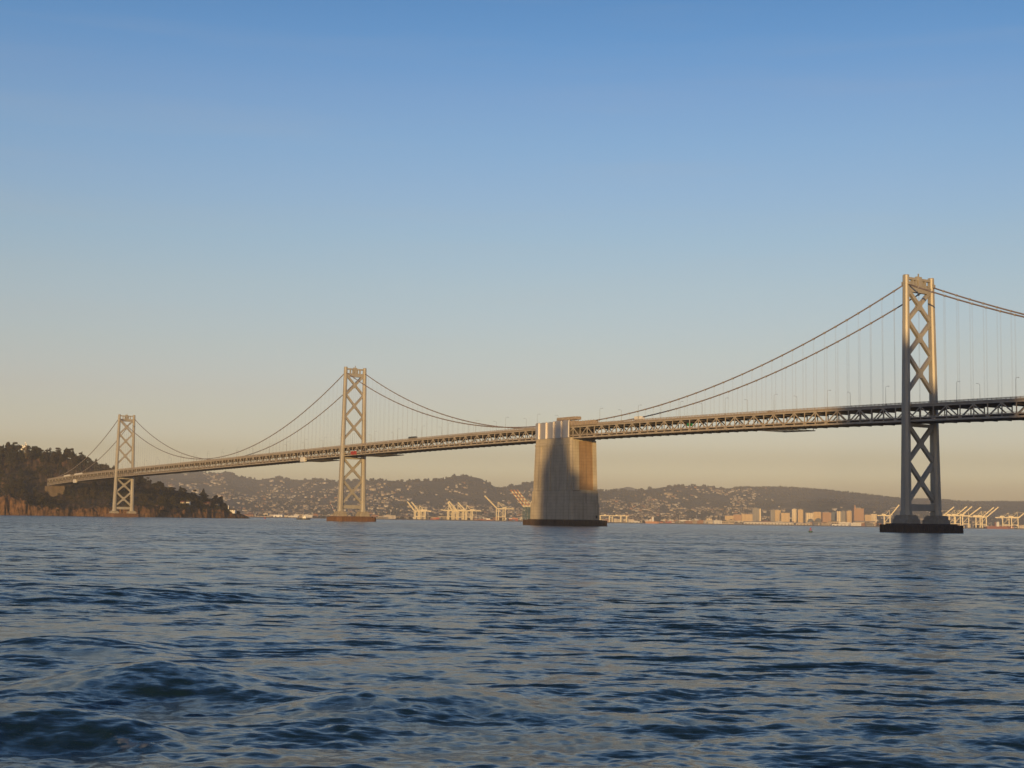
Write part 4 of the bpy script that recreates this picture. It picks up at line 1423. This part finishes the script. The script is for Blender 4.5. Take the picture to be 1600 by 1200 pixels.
# red and white derrick behind the middle tower
o = empty('derrick_crane', (tx(524) * 5200, 5200, 0)); o.rotation_euler = (0, 0, R(180))
m = MB(); m.loft([[(-14, -8, -1), (14, -8, -1), (14, 8, -1), (-14, 8, -1)], [(-15, -8, 3), (15, -8, 3), (15, 8, 3), (-15, 8, 3)]]); m.box(-12, -2, -5, 5, 3, 10); m.build('barge_hull', ROOFD, o)
m = MB()
for i in range(9):
    a = Vector((-6 + 27 * i / 9, 0, 9 + 50 * i / 9)); b_ = Vector((-6 + 27 * (i + 1) / 9, 0, 9 + 50 * (i + 1) / 9))
    for y in (-1.6, 1.6):
        m.bar(a + Vector((0, y, 0)), b_ + Vector((0, y, 0)), 1.3, 2.4, (0, 1, 0), i % 2)
    m.bar(a + Vector((0, -1.6, 0)), b_ + Vector((0, 1.6, 0)), .6, .6, (0, 0, 1), i % 2)
m.build('boom', [REDPAINT, WHITE], o)
tag(o, 'barge crane with red and white banded boom left of the middle tower', 'barge crane')

# ------------------------------------------------------------------ containers, sheds and ships on the far shore
def container_mesh(mt):
    m = MB()
    m.box(-6.1, 6.1, -1.22, 1.22, 0.02, 2.58)
    for x in (-6.1, 6.1):
        for y in (-1.22, 1.22): m.box(x - .1, x + .1, y - .1, y + .1, 0, 2.62)
    for i in range(10):
        x = -5.5 + i * 1.22
        m.box(x - .2, x + .2, -1.26, 1.26, .25, 2.4)
    return m.mesh('container', mt)
CONT = [(container_mesh(REDPAINT), 'red'), (container_mesh(BANDR), 'orange'), (container_mesh(mat('container_brown', (.20, .07, .04), .7)), 'brown'), (container_mesh(mat('container_blue', (.05, .10, .2), .6)), 'blue'), (container_mesh(WHITE), 'white')]
rc = random.Random(21)
for px0, px1, rows, nm, off in ((672, 688, 3, 'between the left port cranes', 34), (741, 774, 2, 'along the wharf left of the large crane', 30), (795, 812, 5, 'beside the concrete pier', 40),
                            (1031, 1056, 3, 'near the red ship right of the concrete pier', 45), (1554, 1584, 4, 'in the stack at the right edge of the port', 40)):
    D = shore_depth((px0 + px1) / 2) + off
    x0, x1 = tx(px0) * D, tx(px1) * D
    n = max(1, int((x1 - x0) / 12.6))
    for i in range(n):
        top = rc.randint(max(1, rows - 2), rows)
        for k in range(top):
            me, cn = rc.choice(CONT[:3] * 3 + CONT)
            o = link('shipping_container', me)
            o.location = (x0 + 12.6 * (i + .5), D + rc.uniform(-.2, .2), 3.2 + 2.63 * k)
            tag(o, f'{cn} shipping container stacked {nm}', 'container', f'shipping containers {nm}')

def shed(px0, px1, ytop, D, wall, roof, lab, name='shed', cat='shed', depth=30):
    x0, x1 = tx(px0) * D, tx(px1) * D
    zt = at((px0 + px1) / 2, ytop, D).z
    w = x1 - x0
    o = empty(name, ((x0 + x1) / 2, D + depth / 2, 3.0))
    h = max(zt - 3.0, 4.0)
    m = MB(); m.box(-w / 2, w / 2, -depth / 2, depth / 2, 0, h * .8); m.build('wall', wall, o)
    m = MB(); m.loft([[(-w / 2 - .5, -depth / 2 - .5, h * .8 + .02), (w / 2 + .5, -depth / 2 - .5, h * .8 + .02), (w / 2 + .5, depth / 2 + .5, h * .8 + .02), (-w / 2 - .5, depth / 2 + .5, h * .8 + .02)],
                      [(-w / 2 - .5, -.8, h), (w / 2 + .5, -.8, h), (w / 2 + .5, .8, h), (-w / 2 - .5, .8, h)]]); m.build('roof', roof, o)
    k = max(1, int(w / 14))
    m = MB()
    for i in range(k):
        x = -w / 2 + w * (i + .5) / k
        m.box(x - 2.2, x + 2.2, -depth / 2 - .15, -depth / 2 + .1, 0, h * .45)
    m.build('loading_door', ROOFD, o)
    tag(o, lab, cat)
shed(982, 998.5, 815, shore_depth(990) + 30, WHITE, WALLW, 'long low white shed on the shore right of the concrete pier')
shed(427, 441, 803.5, shore_depth(430) + 60, WHITE, WALLW, 'bright white shed on the shore between the island and the middle tower')
shed(379, 396, 803, shore_depth(388) + 200, WALLO, ROOFR, 'reddish building just right of the island tip', 'building', 'building')
shed(398, 424, 806, shore_depth(410) + 90, WALLT, WALLW, 'low tan shed right of the island tip')
shed(560, 615, 808.5, shore_depth(590) + 120, WALLT, ROOFD, 'low tan shed right of the middle tower')
shed(858, 905, 812, shore_depth(880) + 60, WALLT, ROOFD, 'tan shed hidden behind the concrete pier')
shed(1163, 1240, 815, shore_depth(1200) + 60, WALLW, WALLT, 'very long pale waterfront shed before the city')
shed(1244, 1290, 817, shore_depth(1266) + 70, WALLT, WALLW, 'tan waterfront shed above the buoy')
shed(1300, 1335, 818.5, shore_depth(1318) + 60, WHITE, ROOFR, 'low white waterfront shed under the grey tower block')
shed(1337, 1368, 814, shore_depth(1350) + 200, WALLT, WALLT, 'wide tan warehouse left of the right tower pier')

def ship(px0, px1, D, hullmat, hh, lab, sup_at=0.75, sup_h=16, supmat=WHITE, cargo=False):
    x0, x1 = tx(px0) * D, tx(px1) * D
    Lh = (x1 - x0) / 2
    o = empty('ship', ((x0 + x1) / 2, D, 0))
    b = Lh * .16
    def deckline(z, k): return [(-Lh * k, -b * .8, z), (-Lh * .8, -b, z), (Lh * .7, -b, z), (Lh * k, 0, z), (Lh * .7, b, z), (-Lh * .8, b, z), (-Lh * k, b * .8, z)]
    m = MB(); m.loft([deckline(-2, .94), deckline(hh * .6, .98), deckline(hh, 1.0)]); m.build('hull', hullmat, o)
    s = MB(); xs = -Lh + 2 * Lh * sup_at
    w = Lh * .11
    s.box(xs - w, xs + w, -b * .8, b * .8, hh, hh + sup_h * .8); s.box(xs - w * .7, xs + w * .8, -b * 1.0, b * 1.0, hh + sup_h * .8, hh + sup_h)
    s.build('superstructure', supmat, o)
    f = MB(); f.tube([(xs - w * 1.5, 0, hh), (xs - w * 1.5, 0, hh + sup_h * .95)], max(w * .35, .4), 8); f.build('funnel', hullmat, o)
    for q in (.2, .45):
        MB().tube([(-Lh + 2 * Lh * q, 0, hh), (-Lh + 2 * Lh * q, 0, hh + sup_h * .9)], max(.25, Lh * .012), 6).build('mast', supmat, o)
    tag(o, lab, 'ship')
    return o
ship(1008, 1030, shore_depth(1015) - 40, BANDR, 9, 'orange-hulled ship with white superstructure right of the concrete pier', .55, 20)
ship(1541, 1580, shore_depth(1560) - 45, mat('hull_brown_red', (0.30, 0.10, 0.07), 0.6), 10, 'red-hulled cargo ship with white bridge at the right edge of the port', .45, 18)

# floating white and dark workboat
def workboat(px, D, L, lab):
    o = empty('workboat', (tx(px) * D, D, 0))
    h = L / 2
    def dl(z, k, b): return [(-h * k, -b, z), (h * .6, -b, z), (h * k, 0, z), (h * .6, b, z), (-h * k, b, z)]
    m = MB(); m.loft([dl(-1, .9, L * .12), dl(1.0, .97, L * .14), dl(1.9, 1.0, L * .15), dl(1.91, .96, L * .13), dl(1.5, .95, L * .13)]); m.build('hull', BLACK, o)
    m = MB(); m.box(-h * .15, h * .35, -L * .09, L * .09, 1.5, 3.8); m.box(-.02 * h, h * .28, -L * .07, L * .07, 3.8, 5.6); m.build('cabin', WHITE, o)
    m = MB(); m.box(-.03 * h, h * .29, -L * .072, L * .072, 4.4, 5.1); m.build('window', GLASS, o)
    m = MB(); m.tube([(0, 0, 5.6), (0, 0, 10.5)], [.15, .08], 6); m.bar((0, -.9, 8.6), (0, .9, 8.6), .1, .1); m.tube([(-h * .6, 0, 1.6), (-h * .6, 0, 5.5)], .12, 6); m.bar((-h * .6, 0, 5.4), (-h * .1, 0, 7.5), .12, .12); m.build('mast', WALLT, o)
    tag(o, lab, 'boat')
workboat(474.5, 2100, 21, 'dark workboat with white cabin on the water left of the middle tower')
# buoys
def buoy(px, D, k, a, b_, lab):
    o = empty('buoy', (tx(px) * D, D, 0)); o.scale = (k, k, k)
    m = MB(); m.tube([(0, 0, -.6), (0, 0, .1), (0, 0, .55), (0, 0, .75)], [.7, .95, .95, .5], 14); m.build('float', a, o)
    m = MB()
    for i in range(4):
        t = i * math.pi / 2 + .4
        m.bar((.5 * math.cos(t), .5 * math.sin(t), .7), (.16 * math.cos(t), .16 * math.sin(t), 2.1), .09, .09)
    m.tube([(0, 0, 1.3), (0, 0, 1.9)], [.36, .28], 10)
    m.build('tower', b_, o)
    m = MB(); m.tube([(0, 0, 2.1), (0, 0, 2.35)], .13, 8); m.build('lantern', REDPAINT, o)
    tag(o, lab, 'buoy', 'navigation buoys')
buoy(1266.5, 640, 0.95, CRANEG, REDPAINT, 'red and green buoy floating left of the right tower')
buoy(414, 2300, 1.6, REDPAINT, REDPAINT, 'small red buoy floating just right of the island')

# ------------------------------------------------------------------ city blocks before the hills
def facade(name, wall, glassc, fw, fh, frame=.45):
    m = bpy.data.materials.new(name); m.use_nodes = True
    nt = m.node_tree; b = nt.nodes['Principled BSDF']; b.inputs['Roughness'].default_value = .7
    tc = nt.nodes.new('ShaderNodeTexCoord'); sp = nt.nodes.new('ShaderNodeSeparateXYZ')
    nt.links.new(tc.outputs['Object'], sp.inputs[0])
    def cell(sock, size, duty):
        d = nt.nodes.new('ShaderNodeMath'); d.operation = 'DIVIDE'; d.inputs[1].default_value = size
        f = nt.nodes.new('ShaderNodeMath'); f.operation = 'FRACT'
        l = nt.nodes.new('ShaderNodeMath'); l.operation = 'GREATER_THAN'; l.inputs[1].default_value = duty
        nt.links.new(sock, d.inputs[0]); nt.links.new(d.outputs[0], f.inputs[0]); nt.links.new(f.outputs[0], l.inputs[0])
        return l.outputs[0]
    ad = nt.nodes.new('ShaderNodeMath'); ad.operation = 'ADD'
    nt.links.new(sp.outputs['X'], ad.inputs[0]); nt.links.new(sp.outputs['Y'], ad.inputs[1])
    u = cell(ad.outputs[0], fw, frame); v = cell(sp.outputs['Z'], fh, frame)
    mu = nt.nodes.new('ShaderNodeMath'); mu.operation = 'MULTIPLY'; nt.links.new(u, mu.inputs[0]); nt.links.new(v, mu.inputs[1])
    mx = nt.nodes.new('ShaderNodeMixRGB'); mx.inputs[1].default_value = (*wall, 1); mx.inputs[2].default_value = (*glassc, 1)
    nt.links.new(mu.outputs[0], mx.inputs[0]); nt.links.new(mx.outputs[0], b.inputs['Base Color'])
    return m
F_TAN = facade('tan_facade', (.68, .50, .27), (.26, .18, .10), 7, 4.2)
F_WHITE = facade('white_facade', (.84, .70, .46), (.32, .25, .17), 9, 4)
F_BRICK = facade('brick_facade', (.50, .30, .16), (.20, .12, .08), 6, 4.4)
F_GREY = facade('grey_facade', (.30, .28, .25), (.10, .10, .10), 8, 4)
F_BLUE = facade('blue_facade', (.16, .19, .22), (.06, .08, .10), 6, 4, .3)
TOWERS = [  # px0, px1, ytop, depth, facade, roof kind, label
    (1133, 1146, 806, 7000, F_TAN, 0, 'low tan block at the left end of the city group'),
    (1146, 1158.5, 804.5, 7150, F_BRICK, 1, 'low orange block second from the left of the city group'),
    (1159, 1176, 803.7, 7200, F_TAN, 0, 'wide tan block against the left side of the tall slab'),
    (1175.8, 1186, 794.7, 7300, F_GREY, 1, 'tall grey slab tower at the left of the city'),
    (1186.3, 1189, 794.9, 7300, F_WHITE, 0, 'narrow bright tower against the right side of the tall grey slab'),
    (1204, 1210.5, 797, 7300, F_GREY, 0, 'narrow grey tower second tall one from the left of the city'),
    (1211, 1220, 797.4, 7350, F_TAN, 1, 'tan tower between the narrow grey tower and a lower block'),
    (1220.5, 1234, 801.6, 7200, F_TAN, 0, 'lower tan block left of the bright twin towers'),
    (1238, 1244.5, 795.6, 7250, F_WHITE, 1, 'left one of the bright twin towers'),
    (1247, 1255, 796.6, 7260, F_TAN, 1, 'right one of the bright twin towers'),
    (1259.5, 1271, 801.6, 7100, F_WHITE, 0, 'pale block with dark round front in the middle of the city'),
    (1271.5, 1283, 800, 7200, F_TAN, 0, 'tan block right of the pale block with a round front'),
    (1285.5, 1299, 801, 7150, F_BRICK, 1, 'orange block left of the dark bluish building'),
    (1299.3, 1307, 800.3, 7300, F_BLUE, 0, 'dark bluish building in the city'),
    (1308, 1314, 799, 7150, F_WHITE, 0, 'bright narrow tower right of the dark bluish building'),
    (1314.3, 1323, 799.4, 7250, F_GREY, 1, 'grey block between two pale towers in the city'),
    (1323.3, 1332.5, 798.5, 7200, F_TAN, 1, 'pale tan tower left of the brick tower with a spire'),
    (1335, 1350, 794.7, 7100, F_BRICK, 2, 'tall orange brick tower with a roof spire'),
    (1351.5, 1361, 804.5, 7200, F_TAN, 0, 'wide tan block right of the brick tower'),
    (1361.5, 1370, 803.3, 7300, F_WHITE, 0, 'pale block just left of the right tower pier'),
    (1103.5, 1112, 810.5, 6600, F_WHITE, 1, 'squat pale building alone left of the city group')]
for px0, px1, yt, D, fm, rk, lab in TOWERS:
    x0, x1 = tx(px0) * D, tx(px1) * D
    w = x1 - x0; dpt = max(18, w * .8)
    h = at((px0 + px1) / 2, yt, D).z - 3.5
    o = empty('tower_block' if h > 55 else 'city_block', ((x0 + x1) / 2, D + dpt / 2, 3.5))
    m = MB(); m.box(-w / 2, w / 2, -dpt / 2, dpt / 2, 0, h)
    m.box(-w / 2 - .5, w / 2 + .5, -dpt / 2 - .5, dpt / 2 + .5, h - 1.6, h + .8)
    m.build('wall', fm, o)
    if rk >= 1:
        q = MB(); q.box(-w * .22, w * .28, -dpt * .25, dpt * .25, h + .8, h + 5); q.build('roof_plant', WALLG, o)
    if rk == 2:
        q = MB(); q.loft([[(-w * .35 - 3, -3, h + .8), (-w * .35 + 4, -3, h + .8), (-w * .35 + 4, 4, h + .8), (-w * .35 - 3, 4, h + .8)], [(-w * .35 - 2.4, -2.4, h + 11), (-w * .35 + 3.4, -2.4, h + 11), (-w * .35 + 3.4, 3.4, h + 11), (-w * .35 - 2.4, 3.4, h + 11)],
                          [(-w * .35 + .2, 0, h + 20), (-w * .35 + .8, 0, h + 20), (-w * .35 + .8, .8, h + 20), (-w * .35 + .2, .8, h + 20)]]); q.build('spire', F_BRICK, o)
    if 'round front' in lab:
        q = MB(); q.tube([(w * .1, -dpt / 2 - 6, h * .28), (w * .1, -dpt / 2 + 1, h * .28)], h * .26, 20); q.build('round_front', BLUEGREY, o)
    tag(o, lab, 'building', 'city buildings on the far shore')

# small buildings of the low town, each a copy of a few kinds
small = []
for wall, roof, cn in ((WALLW, WALLT, 'pale'), (WALLT, ROOFD, 'tan'), (WALLO, ROOFR, 'orange'), (WHITE, WALLW, 'white'), (WALLG, ROOFD, 'grey')):
    m = MB()
    m.box(-1, 1, -.6, .6, 0, 1)
    m.box(-1.03, 1.03, -.63, .63, .96, 1.04, 1)
    m.box(-.5, .1, -.3, .3, 1.04, 1.22, 1)
    for i in range(6): m.box(-.9 + .3 * i, -.72 + .3 * i, -.615, -.59, .2, .75, 1)
    small.append((m.mesh('town_building', [wall, roof]), cn))
rb = random.Random(77)
MARKS = [(388, 'by the reddish building at the island tip'), (411, 'behind the low tan shed near the island'), (434, 'by the bright white shed'), (475, 'behind the workboat'), (515, 'left of the middle tower'),
         (552, 'behind the middle tower'), (590, 'behind the tan shed right of the middle tower'), (630, 'left of the first crane pair'), (655, 'behind the first crane pair'), (690, 'behind the red containers by the cranes'), (715, 'behind the group of cranes'),
         (750, 'left of the large lone crane'), (780, 'behind the large lone crane'), (812, 'behind the banded crane booms'), (945, 'behind the first yard gantry'), (965, 'behind the smaller yard gantries'), (990, 'behind the long white shed'), (1019, 'behind the orange ship'),
         (1044, 'behind the containers right of the ship'), (1075, 'between containers and the squat pale building'), (1107, 'by the squat pale building'), (1127, 'left of the city group'), (1150, 'before the low blocks at the left of the city'), (1180, 'at the foot of the tall grey slab'), (1212, 'below the narrow grey tower'),
         (1245, 'at the foot of the twin towers'), (1266, 'behind the buoy'), (1292, 'below the orange city block'), (1318, 'below the grey city block'), (1342, 'at the foot of the brick tower'), (1362, 'left of the right tower pier'), (1485, 'behind the crane right of the right tower'),
         (1508, 'behind the close pair of crane booms'), (1538, 'behind the last raised booms'), (1562, 'behind the cargo ship'), (1590, 'at the right picture edge')]
def town_place(px): return min(MARKS, key=lambda q: abs(q[0] - px))[1]
zones = [(932, 1140, 95, 'right of the concrete pier'), (1140, 1375, 70, 'below the city towers'), (560, 830, 55, 'behind the left port cranes'), (385, 560, 35, 'between island and middle tower'), (1475, 1605, 30, 'behind the right port cranes')]
for a, b_, n, nm in zones:
    for i in range(n):
        px = rb.uniform(a, b_)
        D = shore_depth(px) + 70 + 1100 * rb.random() ** 1.7
        me, cn = rb.choice(small)
        o = link('town_building', me)
        o.location = (tx(px) * D, D, 3.3)
        o.scale = (rb.uniform(7, 26), rb.uniform(8, 20), rb.uniform(5, 15) * (1.25 if rb.random() < .15 else 1))
        o.rotation_euler = (0, 0, R(rb.uniform(-25, 25)))
        sz = 'wide' if o.scale.x > 19 else 'narrow' if o.scale.x < 12 else 'small'
        ht = 'tall' if o.scale.z > 11.5 else 'low'
        tag(o, f'{sz} {ht} {cn} town building {town_place(px)}', 'building', 'small town buildings on the far shore')
for i, px in enumerate((951, 972, 989, 1003, 1047, 1062, 1088, 1120, 1125, 744, 838, 610)):
    D = shore_depth(px) + 60
    o = empty('floodlight_mast', (tx(px) * D, D, 3))
    m = MB(); m.tube([(0, 0, 0), (0, 0, 34)], [.9, .5], 6); m.build('pole', WALLW, o)
    m = MB(); m.box(-2.2, 2.2, -.5, .5, 33.6, 34.8); m.build('lamp_head', WALLW, o)
    tag(o, ORD[i] + ' tall floodlight mast, counting those right of the pier then left' if i < 9 else ('floodlight mast beside the large lone crane', 'floodlight mast half hidden by the concrete pier', 'floodlight mast right of the middle tower')[i - 9], 'floodlight', 'floodlight masts on the far shore')
# yard gantries right of the pier
for i, (px, w, lab) in enumerate(((945, 40, 'white yard gantry touching the right side of the concrete pier'), (963, 36, 'second white yard gantry right of the concrete pier'), (975, 22, 'third and smallest white yard gantry right of the concrete pier'))):
    D = shore_depth(px) + 40
    o = empty('yard_gantry', (tx(px) * D, D, 3.1)); o.rotation_euler = (0, 0, R(6))
    for x in (-w / 2, w / 2):
        m = MB()
        for y in (-6, 6): m.bar((x, y, 0), (x, y, 26), 2.8, 2.8, (0, 1, 0))
        m.bar((x, -6, 2), (x, 6, 2), 1.5, 1.8)
        m.bar((x, -6, 25), (x, 6, 25), 1.5, 1.8)
        m.build('leg_frame', CRANEW, o)
    g = MB()
    for y in (-3, 3): g.bar((-w / 2 - 8, y, 27), (w / 2 + 8, y, 27), 1.6, 3)
    g.build('girder', CRANEW, o)
    g = MB(); g.box(-4, 4, -4, 4, 28.6, 32); g.build('trolley', CRANEW, o)
    tag(o, lab, 'gantry crane', 'white yard gantries')

# ------------------------------------------------------------------ houses and woods on the hills
def house_mesh(wall, roof):
    m = MB()
    w, d, h, r = 6.5, 5, 5.4, 2.2
    m.box(-w, w, -d, d, -4, h, 0)
    for sg in (-1, 1):
        m.add([(-w - .6, sg * (d + .6), h - .1), (w + .6, sg * (d + .6), h - .1), (w + .6, 0, h + r), (-w - .6, 0, h + r)], [(0, 1, 2, 3)], 1)
    for sg in (-1, 1):
        m.add([(sg * w, -d, h), (sg * w, d, h), (sg * w, 0, h + r * .9)], [(0, 1, 2)], 0)
    for i in range(3): m.box(-5 + 4 * i, -3 + 4 * i, -d - .05, -d + .05, 2.0, 4.4, 2)
    return m
HM = [house_mesh(0, 0) for _ in range(1)][0]
WIN = mat('house_window', (.05, .05, .05), .3, var=.05)
HWALL = mat('aged_render', (0.36, 0.30, 0.235), 0.85, var=.1)
HOUSE_KINDS = [([HWALL, ROOFD, WIN], 'pale'), ([WALLW, WALLT, WIN], 'white'), ([WALLT, ROOFR, WIN], 'tan'), ([WALLO, ROOFD, WIN], 'orange')]
house_me = [(HM.mesh('house', mm), cn) for mm, cn in HOUSE_KINDS]
rng = np.random.default_rng(99)
cand = []
n_try = 0
while len(cand) < 4600 and n_try < 90000:
    n_try += 1
    px = rng.uniform(250, 1640)
    t = rng.random() ** 1.15
    Yc = float(hill_crest_depth(px))
    Y = HILL_FOOT + 40 + t * (Yc - HILL_FOOT - 250)
    rowgap = 62.0
    Y = round(Y / rowgap) * rowgap + 9 * math.sin(px / 5.0) + rng.normal(0, 4)
    # density: thick on the left and low on the slope, bare on the right-hand upper hill, strung in streets
    d = float(fbm(np.array(px / 34.0), np.array(Y / 330.0), 3)) + .55 * float(vnoise(np.array(px / 9.0), np.array(Y / 95.0)))
    base = 0.52 - 0.42 * t
    if px > 1170: base -= 0.75 * min(1, (px - 1170) / 60) * (0.35 + t)
    if px < 420: base -= .1
    if d * 1.1 + base < .34: continue
    cand.append((Y, px))
cand.sort()
rh = random.Random(4)
for Y, px in cand[:300]:
    me, cn = rh.choices(house_me, [5, 3, 3, 1])[0]
    o = link('hill_house', me)
    o.location = (tx(px) * Y, Y, float(hill_z(px, Y)) + 2.2)
    k = rh.uniform(.8, 1.5)
    o.scale = (k * rh.uniform(.8, 1.4), k, k * rh.uniform(.85, 1.2)); o.rotation_euler = (0, 0, rh.uniform(-.7, .7))
    zone = 'left of the concrete pier' if px < 835 else ('right of the concrete pier' if px < 1140 else 'behind the city towers')
    tag(o, f'{"large" if k > 1.22 else "small"} {cn} house low on hills {town_place(px)}', 'house', 'houses low on the far hills')
hv = np.array(HM.v); hf4 = [f for f in HM.f if len(f) == 4]; hm4 = [m_ for f, m_ in zip(HM.f, HM.m) if len(f) == 4]
VV, FF, MI = [], [], []
base_f = np.array(hf4); nb = 0
for Y, px in cand[300:]:
    k = rh.uniform(.6, 1.4) * (rh.uniform(1.2, 1.8) if rh.random() < .06 else 1); a = rh.uniform(-.8, .8)
    c, s = math.cos(a), math.sin(a)
    S_ = np.array([k * rh.uniform(.8, 1.4), k, k * rh.uniform(.8, 1.25)])
    v = hv * S_
    v = np.stack([v[:, 0] * c - v[:, 1] * s, v[:, 0] * s + v[:, 1] * c, v[:, 2]], -1)
    v = v + np.array([tx(px) * Y, Y, float(hill_z(px, Y)) + 2.2])
    VV.append(v); FF.append(base_f + nb); nb += len(v)
    kk = rh.choices([0, 1, 2, 3], [5, 3, 3, 1])[0]
    MI.append(np.array([[0, 1, 2, 3][kk] if m_ == 0 else (4 if m_ == 1 else 5) for m_ in hm4]))
o = link('hillside_housing', np_mesh('hillside_housing', np.vstack(VV), np.vstack(FF), [HWALL, WALLW, WALLT, WALLO, ROOFD, WIN], smooth=False, mi=np.concatenate(MI)))
tag(o, 'pale houses scattered in bands over the far wooded hills', 'houses', kind='stuff')

def far_woods():
    rng = np.random.default_rng(12)
    base = np.array([(math.cos(a) * r, math.sin(a) * r, z) for z, r, o_ in ((0.0, .55, 0), (.35, 1.0, .5), (.75, .8, 0), (1.0, .25, .4)) for a in [o_ + k * 2 * math.pi / 5 for k in range(5)]])
    f = []
    for l in range(3):
        for k in range(5): f.append((l * 5 + k, l * 5 + (k + 1) % 5, (l + 1) * 5 + (k + 1) % 5, (l + 1) * 5 + k))
    f = np.array(f)
    VV, FF, MI = [], [], []; nb = 0
    def put(px, Y, h):
        nonlocal nb
        v = base * np.array([h * rng.uniform(.4, .75), h * rng.uniform(.4, .75), h]) * rng.uniform(.75, 1.25, (20, 1))
        v = v + np.array([float(tx(px)) * Y, Y, float(hill_z(px, Y)) - 1.0])
        VV.append(v); FF.append(f + nb); nb += 20
        MI.append(np.full(len(f), rng.integers(0, 3)))
    for i in range(1500):                     # trees along the skyline
        px = rng.uniform(240, 1640)
        if vnoise(np.array(px / 7.0), np.array(3.0)) < -.25 and px < 1150: continue
        put(px, float(hill_crest_depth(px)) - rng.uniform(0, 60), rng.uniform(7, 19) if px < 1150 else rng.uniform(5, 10))
    for i in range(9000):
        px = rng.uniform(240, 1640); t = rng.random()
        Yc = float(hill_crest_depth(px)); Y = HILL_FOOT + 30 + t * (Yc - HILL_FOOT - 60)
        if float(fbm(np.array(px / 26.0 + 7), np.array(Y / 260.0), 3)) < -.12: continue
        put(px, Y, rng.uniform(6, 15))
    for i in range(900):                      # street and shore trees on the plain
        px = rng.uniform(380, 1620); Y = shore_depth(px) + rng.uniform(150, 1300)
        v = base * np.array([1, 1, 1]) * rng.uniform(5, 11) * rng.uniform(.7, 1.2, (20, 1)) + np.array([float(tx(px)) * Y, Y, 3])
        VV.append(v); FF.append(f + nb); nb += 20; MI.append(np.full(len(f), rng.integers(0, 3)))
    o = link('far_woods', np_mesh('far_woods', np.vstack(VV), np.vstack(FF), [LEAF[0], LEAF[2], LEAF[1]], smooth=False, mi=np.concatenate(MI)))
    tag(o, kind='stuff')
far_woods()

# ------------------------------------------------------------------ the city towers behind the camera that shade the right tower and the pier
def shade_tower(target, dist, tiers, matl, label):
    """tiers: (left, right, top of its shadow at the target); placed towards the sun from the target"""
    hs = Vector((math.sin(SUN_AZ), -math.cos(SUN_AZ), 0))
    u = Vector((math.cos(SUN_AZ), math.sin(SUN_AZ), 0))
    c = Vector(target) + hs * dist
    c.z = 0
    o = empty('office_tower', c, SUN_AZ)
    m = MB()
    for i, (a, b_, zt) in enumerate(tiers):
        H = zt + dist * math.tan(SUN_EL)
        d = 14 - i * 1.8
        m.box(a, b_, -d, d, -2, H)
    m.build('wall', matl, o)
    q = MB()
    for i, (a, b_, zt) in enumerate(tiers):
        H = zt + dist * math.tan(SUN_EL)
        d = 14 - i * 1.8
        q.box(a + .4, b_ - .4, -d + .4, d - .4, H + .003, H + 1.2)
    q.build('parapet', WALLG, o)
    tag(o, label, 'office tower', 'office towers on the near shore')
shade_tower(BW(365, 0, 0), 1500, [(-62, 60, 34), (-52, 37, 82), (-48, -8, 106)], F_GREY, 'stepped grey office tower on the near shore, wide at its foot')
shade_tower(BW(0, 0, 0), 1150, [(-15, 40, 24), (-14.9, 20, 36), (-14.5, 13, 42), (-12, 12, 49), (-8.5, 10, 58), (-4.5, 7.5, 74)], F_TAN, 'slender tan office tower on the near shore with a narrow top')
